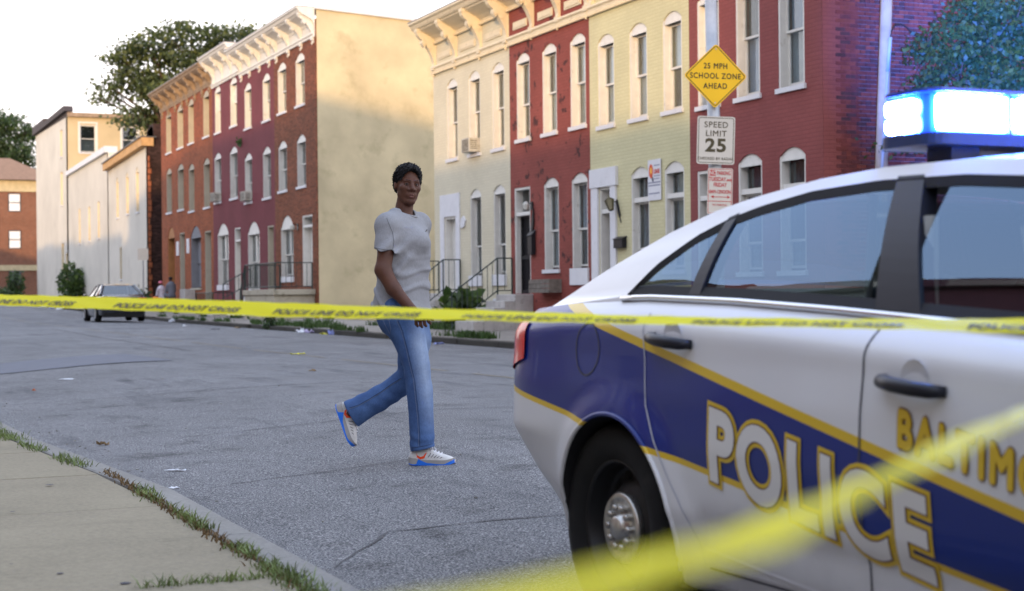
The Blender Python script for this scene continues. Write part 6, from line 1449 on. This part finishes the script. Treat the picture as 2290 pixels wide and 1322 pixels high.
# jeans
jn = Field((-.60, -.28, .05), (.08, .30, 1.06), .0045)
J = [(690, 892, .118), (711, 897, .124), (752, 915, .105), (790, 927, .092), (815, 934, .084), (841, 936, .079), (880, 939, .081), (910, 941, .081), (967, 945, .076), (1001, 945.5, .0765)]
for (v0, u0, r0), (v1, u1, r1_) in zip(J[:-1], J[1:]): jn.cap(P3(u0, v0, -.085), P3(u1, v1, -.085), r0, r1_, .002)
jn.cap(P3(903, 700, .0), P3(903, 712, .0), .108, .118, .05); jn.cap(P3(880, 700, -.03), P3(884, 715, .02), .105, .10, .05)
jn.cap(P3(921, 700, .085), P3(930, 760, .09), .112, .102, .03); jn.cap(P3(930, 760, .09), P3(921, 838, .10), .102, .084, .02); jn.cap(P3(914, 846, .10), P3(866, 880, .11), .080, .077, .01); jn.cap(P3(866, 880, .11), P3(815, 908, .115), .077, .082, .002); jn.cap(P3(815, 908, .115), P3(780, 929, .12), .082, .088, .002)
d2, k2_, p2 = wav(11, 10, 14, 40)
kn = P3(936, 848, -.1)
def jf(X, Y, Z):
    q = 0 * X * Y * Z
    for i in range(10): q = q + .0009 * np.sin(k2_[i] * (d2[i, 0] * X + d2[i, 1] * Y + d2[i, 2] * Z) + p2[i])
    hem = np.exp(-((Z - .155) / .055) ** 2) * (X > -.16); q = q + .003 * hem * np.sin(88 * Z + 14 * X + 2 * np.sin(20 * Y))
    knee = np.exp(-((Z - kn[2]) / .085) ** 2) * (X > -.17); q = q + .0018 * knee * np.sin(55 * (Z - .8 * X) + 1.4)
    tr = (X < -.17) & (Z < .62); q = q + tr * .0025 * np.sin(40 * (X + .3 * Z) + 4 * np.sin(16 * Z)); cr_ = np.exp(-((Z - P3(0, 745)[2]) / .06) ** 2); q = q + .0012 * cr_ * np.sin(50 * (Z + .7 * X)); return q
jn.disp(jf)
jn.half(P3(945, 1004, -.05), (.22, 0, -1.)) if False else None
X, Y, Z = [g * jn.res + jn.lo[i] for i, g in enumerate(np.ogrid[0:jn.n[0], 0:jn.n[1], 0:jn.n[2]])]
hz = P3(945, 1003, -.05); pl = hz[2] + (X - hz[0]) * .20; m1 = (X > -.2); jn.a = np.where(m1, np.maximum(jn.a, (pl - Z)), jn.a)
hc_ = P3(787, 927, .12); hn_ = np.array([-.865, 0, -.50]); pl2 = (X - hc_[0]) * hn_[0] + (Z - hc_[2]) * hn_[2] + 0 * Y; jn.a = np.where(X < -.3, np.maximum(jn.a, pl2), jn.a)
jn.mesh('jeans', M_denim, MAN, 6); del jn, X, Y, Z
def surfline(o, P, side):
    """drop a curve onto a mesh by ray casting along y from the camera side"""
    out = []
    for p in P:
        ok, l, nrm, _ = o.ray_cast(Vector((p[0], -.6, p[2])), Vector((0, 1, 0)))
        if ok: out.append(l + Vector((0, -.0015, 0)))
    return out
bpy.context.view_layer.update(); jeans = [c for c in MAN.children if c.name.startswith('jeans')][0]
M_stitch = mat('seam_thread', (.13, .17, .27), .8); M_seamd = mat('seam_denim', (.035, .06, .13), .85)
for U, mm, r_ in (([(893, 715), (903, 740), (912, 775), (919, 810), (928, 850), (932, 890), (936, 930), (938, 970), (938, 998)], M_stitch, .0016), ([(896, 715), (906, 740), (915, 775), (922, 810), (931, 850), (935, 890), (939, 930), (941, 970), (941, 998)], M_seamd, .0022),
                 ([(778, 916), (800, 909), (825, 895), (850, 880), (875, 862), (898, 848)], M_stitch, .0016), ([(778, 914), (800, 907), (825, 893), (850, 878), (875, 860), (898, 846)], M_seamd, .002), ([(858, 705), (866, 725), (876, 746), (879, 735), (874, 705)], M_stitch, .0016), ([(921, 1000), (945, 996), (970, 991)], M_seamd, .002)):
    PP = []
    for (u0, v0), (u1, v1) in zip(U[:-1], U[1:]):
        for i in range(10): t = i / 10; PP.append(P3(u0 + (u1 - u0) * t, v0 + (v1 - v0) * t, -.1))
    L_ = surfline(jeans, PP, -1)
    if len(L_) > 2: b = MB(); b.tube(L_, r_, 5); b.build('stitching', mm, MAN)
tee = [c for c in MAN.children if c.name.startswith('tshirt')][0]
L_ = surfline(tee, [P3(u, v, -.1) for u, v in ((957, 511.5), (956.2, 514), (955.4, 517))], -1)
if len(L_) > 1: b = MB(); b.tube(L_, .003, 5); b.build('chest_emblem', M_iris, MAN)
for U in ([(871, 487), (876, 500), (884, 520), (887, 540), (884, 560)], [(843, 552), (856, 556), (870, 558.5), (884, 559)]):
    PP = []
    for (u0, v0), (u1, v1) in zip(U[:-1], U[1:]): PP += [P3(u0 + (u1 - u0) * i / 8, v0 + (v1 - v0) * i / 8, -.2) for i in range(8)]
    L_ = surfline(tee, PP, -1); L_ = [p for i, p in enumerate(L_) if i == 0 or abs(p.y - L_[i - 1].y) < .02]
    if len(L_) > 2: b = MB(); b.tube(L_, .0016, 5); b.build('sleeve_seam', mat('seam_grey', (.13, .135, .15), .9), MAN)
# shoes
M_shoe = mat('shoe_white', (.55, .54, .52), .6, var=.08, sc=30, bs=.3, bsc=120, wcoord=False); M_sblue = mat('sole_blue', (.015, .14, .62), .5, var=.05); M_sgrey = mat('midsole_grey', (.30, .29, .28), .6, var=.08); M_swoosh = mat('mark_red', (.72, .06, .012), .45, var=.04); M_slit_ = mat('shoe_slit', (.03, .025, .03), .8); M_lace = mat('lace', (.66, .66, .70), .8)
def shoe(org, ax, az, side):
    """ax: heel->toe, az: up; side=+1 when the visible flank is on the -lateral side"""
    ax = Vector(ax).normalized(); az = Vector(az).normalized(); ay = az.cross(ax).normalized(); az = ax.cross(ay).normalized(); Mx = Matrix((ax, ay, az)).transposed().to_4x4(); Mx.translation = Vector(org)
    sx = [0, .008, .03, .06, .09, .12, .15, .18, .21, .24, .262, .278, .288, .292]; sw = [.010, .024, .034, .037, .037, .037, .040, .045, .0485, .048, .043, .034, .020, .004]; shh = [.055, .078, .100, .108, .110, .104, .092, .080, .070, .061, .054, .046, .036, .026]
    b = MB(); K = 15
    for x, w_, h in zip(sx, sw, shh):
        for j in range(K): a = math.pi * j / (K - 1); c_, s_ = math.cos(a), math.sin(a); b.v.append((x + .004 * s_, w_ * (abs(c_) ** .8) * (1 if c_ >= 0 else -1) * (1 - .18 * s_ * (1 if x < .16 else .3)), .018 + (h - .018) * s_ ** .75))
    b.f = [(i * K + j, i * K + j + 1, (i + 1) * K + j + 1, (i + 1) * K + j) for i in range(len(sx) - 1) for j in range(K - 1)]; b.m = [0] * len(b.f); o = b.build('shoe', M_shoe, MAN, smooth=True); o.matrix_local = Mx; md = o.modifiers.new('s', 'SUBSURF'); md.levels = md.render_levels = 1
    wf = lambda x: float(np.interp(x, sx, sw)); hfn = lambda x: float(np.interp(x, sx, shh))
    def solebit(name, m, x0_, x1_, za, zbf, grow):
        q = MB(); n_ = 22
        for i in range(n_ + 1):
            x = x0_ + (x1_ - x0_) * i / n_; w_ = wf(max(.001, min(.2915, x))) + grow; zt_ = zbf(x); q.v += [(x, -w_, za(x)), (x, -w_ * .985, zt_), (x, w_ * .985, zt_), (x, w_, za(x))]
        q.f = [(4 * i + k_, 4 * i + (k_ + 1) % 4, 4 * i + 4 + (k_ + 1) % 4, 4 * i + 4 + k_) for i in range(n_) for k_ in range(4)] + [(0, 3, 2, 1), (4 * n_, 4 * n_ + 1, 4 * n_ + 2, 4 * n_ + 3)]; q.m = [0] * len(q.f); return q.build(name, m, o)
    tip = lambda x: max(0, x - .22) ** 2 * 3.2 + max(0, .03 - x) * .25
    solebit('midsole', M_sgrey, 0, .2915, lambda x: .006 + tip(x), lambda x: .034 + tip(x) * .9 + (.010 if x < .06 else 0), .0035)
    solebit('sole', M_sblue, .003, .291, lambda x: tip(x), lambda x: tip(x) + float(np.interp(x, [0, .055, .06, .075, .12, .16, .19, .235, .26, .292], [.005, .006, .045, .036, .016, .013, .010, .010, .018, .022])), .0055)
    fl = -side
    def onsh(x, zf):  # point on the flank
        s_ = min(1, max(0, (zf - .018) / (hfn(x) - .018))) ** (1 / .75); a = math.asin(min(1, s_)); c_ = math.cos(a); return (x + .004 * s_, fl * (wf(x) * (c_ ** .8) * (1 - .18 * s_ * (1 if x < .16 else .3)) + .0025), zf)
    q = MB(); top = [(.052, .078), (.062, .060), (.080, .052), (.098, .058), (.112, .078)]; bot = [(.052, .078), (.058, .050), (.080, .038), (.106, .044), (.118, .080)]
    for (x0_, z0_), (x1_, z1_) in zip(top, bot): q.v += [onsh(x0_, z0_), onsh(x1_, z1_)]
    q.f = [(2 * i, 2 * i + 2, 2 * i + 3, 2 * i + 1) for i in range(4)]; q.m = [0] * 4; q.build('side_mark', M_swoosh, o, recalc=False)
    q = MB()
    for i in range(5): x = .128 + i * .019; q.tube([onsh(x, .050 - i * .001), onsh(x + .010, .064 - i * .003), onsh(x + .014, .076 - i * .006)], .0016, 5)
    q.build('vent_slits', M_slit_, o)
    q = MB()
    for i in range(5): x = .125 + i * .020; h = hfn(x) + .004; q.tube([(x, -.024, h - .010), (x + .006, 0, h + .002), (x + .002, .024, h - .010)], .0028, 6)
    q.tube([(.135, .0, .102), (.142, fl * .020, .122), (.160, fl * .034, .108), (.150, fl * .015, .098)], .0026, 6); q.tube([(.135, 0, .102), (.150, -fl * .02, .112), (.172, -fl * .015, .094)], .0026, 6); q.build('laces', M_lace, o); return o
h0 = P3(914.5, 1036, -.075); shoe((h0[0], h0[1], .0), (1, -.16, 0), (0, 0, 1), 1)
h1 = P3(750, 902, .125); shoe((h1[0], h1[1], h1[2]), (.335, -.06, -.94), (.94, 0, .335), 1)
# ---- two people sitting on the steps far up the street ------------------------
M_pink = mat('pink_cloth', (.62, .16, .22), .8, var=.35, sc=9); M_orange = mat('orange_cloth', (.75, .20, .06), .8, var=.2); M_greycl = mat('grey_cloth', (.13, .135, .16), .85); M_pinkl = mat('pink_leggings', (.60, .32, .38), .8); M_multi = mat('pale_check_cloth', (.50, .45, .50), .8, var=.4, sc=12)
def sitter(label, X, Y, z, rz_, top, low, hat, hatn):
    t = thing('person', label, 'person', (X, Y, z), rz_); f = Field((-.4, -.75, -.5), (.4, .35, 1.05), .018)
    f.cap((0, 0, .12), (0, -.06, .55), .15, .17, .05); f.cap((0, -.08, .62), (0, -.10, .72), .055, .055, .04); f.ell((0, -.13, .82), (.078, .092, .115), .03)
    for g in (-1, 1):
        f.cap((g * .1, 0, .06), (g * .12, -.42, .12), .085, .065, .04); f.cap((g * .12, -.42, .12), (g * .12, -.45, -.32), .06, .04, .03); f.cap((g * .12, -.45, -.36), (g * .12, -.60, -.38), .04, .035, .03)
        f.cap((g * .19, -.06, .54), (g * .23, -.12, .27), .055, .042, .03); f.cap((g * .23, -.12, .27), (g * .10, -.38, .22), .042, .032, .03); f.cap((g * .10, -.38, .22), (g * .07, -.44, .20), .035, .02, .02)
    f.mesh('body', M_skin, t, 1)
    f = Field((-.4, -.5, -.1), (.4, .35, .75), .018); f.cap((0, 0, .10), (0, -.06, .56), .17, .19, .05); [f.cap((g * .19, -.06, .55), (g * .23, -.12, .27), .072, .06, .03) for g in (-1, 1)]; f.mesh('top', top, t, 1)
    f = Field((-.4, -.6, -.3), (.4, .35, .35), .018); [(f.cap((g * .1, .02, .05), (g * .12, -.44, .12), .105, .085, .04), f.cap((g * .12, -.43, .10), (g * .12, -.45, -.16), .075, .055, .03)) for g in (-1, 1)]; f.mesh('trousers', low, t, 1)
    f = Field((-.2, -.35, .7), (.2, .1, 1.05), .014); f.ell((0, -.115, .87), (.10, .115, .095), .02); f.half((0, 0, .83), (0, -.25, -1)); f.mesh(hatn, hat, t, 1); return t
sitter('person in pink cap and pale checked top sitting on the far steps', -76.6, 15.0, .92, R(-60), M_multi, M_orange, M_pink, 'cap'); sitter('dark haired person in grey clothes sitting behind the one in pink', -75.3, 15.2, 1.10, R(-75), M_greycl, M_greycl, M_hair, 'hair')
b = MB(); b.box(-.9, 1.2, -.1, .9, -.2, .55); tag(bevel(b.build('stone_steps', mat('grey_steps', (.16, .16, .17), .9), loc=(-75.9, 15.0, .35)), .02), 'dark grey stone steps the two seated people sit on', 'steps')
# ---- parked dark sedan ----------------------------------------------------------
SED = thing('parked_car', 'dark grey sedan parked at the far kerb, seen from behind', 'car', (-61.62, 10.42, .13), R(180))
M_sed = mat('sedan_paint', (.020, .021, .028), .25, var=.05, coat=1.); M_sgl = glassmat('sedan_glass', (.18, .22, .26), rough=.03, ior=1.7)
# profile stations (x forward): half width, sill z, belt z
ST = [(-1.02, .62, .42, .90), (-.98, .80, .36, .98), (-.85, .86, .30, 1.03), (-.4, .90, .24, 1.05), (.0, .91, .22, 1.05), (.8, .91, .22, 1.0), (1.8, .91, .22, .97), (2.4, .90, .22, .93), (3.1, .87, .24, .80), (3.5, .80, .30, .70), (3.62, .6, .36, .60)]
b = MB(); K = 11
for x, w_, z0_, z1_ in ST:
    for j in range(K):
        t = j / (K - 1); yy = w_ * (1 - .05 * abs(t - .5) * 2 - (.12 * max(0, t - .8) / .2 if t > .8 else 0)); b.v.append((x, yy, z0_ + (z1_ - z0_) * t))
    for j in range(K - 1, -1, -1): t = j / (K - 1); yy = w_ * (1 - .05 * abs(t - .5) * 2 - (.12 * max(0, t - .8) / .2 if t > .8 else 0)); b.v.append((x, -yy, z0_ + (z1_ - z0_) * t))
K2 = 2 * K; b.f = [(i * K2 + j, i * K2 + (j + 1) % K2, (i + 1) * K2 + (j + 1) % K2, (i + 1) * K2 + j) for i in range(len(ST) - 1) for j in range(K2)] + [tuple(range(K2)), tuple((len(ST) - 1) * K2 + j for j in range(K2 - 1, -1, -1))]; b.m = [0] * len(b.f); b.build('body', M_sed, SED, smooth=True)
b = MB()
G = [(-.45, .80, 1.045), (.25, .60, 1.42), (.6, .58, 1.47), (1.2, .59, 1.46), (1.55, .62, 1.40), (2.35, .80, .95)]
b.v = [(x, g * y, z) for x, y, z in G[1:5] for g in (-1, 1)]; b.f = [(0, 1, 3, 2), (2, 3, 5, 4), (4, 5, 7, 6)]; b.m = [0] * 3; o = b.build('roof', M_sed, SED, smooth=True)
b = MB(); b.v = [(-.40, -.70, 1.06), (-.40, .70, 1.06), (.22, .52, 1.405), (.22, -.52, 1.405)]; b.f = [(0, 1, 2, 3)]; b.m = [0]; b.build('rear_windscreen', M_sgl, SED)
b = MB(); b.v = [(2.3, -.74, .97), (2.3, .74, .97), (1.58, .56, 1.39), (1.58, -.56, 1.39)]; b.f = [(0, 1, 2, 3)]; b.m = [0]; b.build('windscreen', M_sgl, SED)
for g in (-1, 1):
    b = MB(); b.v = [(-.25, g * .845, 1.05), (.28, g * .84, 1.02), (1.0, g * .835, .99), (2.2, g * .82, .96), (1.52, g * .63, 1.38), (.9, g * .605, 1.435), (.35, g * .615, 1.39)]; b.f = [(0, 1, 6), (1, 2, 5, 6), (2, 3, 4, 5)]; b.m = [0] * 3; b.build('side_window', M_sgl, SED)
    for P_, r_ in (([(.95, g * .85, .99), (.90, g * .615, 1.43)], .03), ([(-.45, g * .80, 1.045), (.25, g * .60, 1.42)], .05), ([(1.55, g * .62, 1.40), (2.35, g * .80, .95)], .035)): b = MB(); b.tube(P_, r_, 6); b.build('pillar', M_sed, SED)
    b = MB(); b.box(-1.035, -.86, min(g * .52, g * .855), max(g * .52, g * .855), .80, .94); bevel(b.build('taillight', mat('tail_lamp', (.45, .03, .015), .2, coat=1), SED), .02)
    b = MB(); b.lathe([(.0, -.05), (.09, -.04), (.10, .04), (.0, .06)], (2.05, g * .98, 1.0), 'x', 10); b.build('wing_mirror', M_sed, SED)
    for x in (0, 2.7):
        b = MB(); b.lathe([(.0, -.10), (.20, -.09), (.215, -.105), (.30, -.105), (.325, -.08), (.325, .08), (.30, .105), (.0, .1)], (x, g * .82, .33), 'y', 26); w_ = b.build('wheel', M_tyre, SED, smooth=True)
        b = MB(); b.lathe([(.0, 0), (.20, 0), (.20, .01)], (x, g * .925, .33), 'y', 16); b.build('rim', mat('alloy', (.35, .36, .38), .3, .9), w_)
b = MB(); b.box(-.95, 3.4, -.75, .75, .19, .45); b.build('underbody', M_rub, SED)
b = MB(); b.box(-1.05, -1.02, -.25, .25, .82, .93); b.build('number_plate', mat('plate_amber', (.75, .55, .30), .5), SED); b = MB(); b.box(-1.06, -1.0, -.62, .62, .955, .985); b.build('trunk_trim', M_chr, SED)
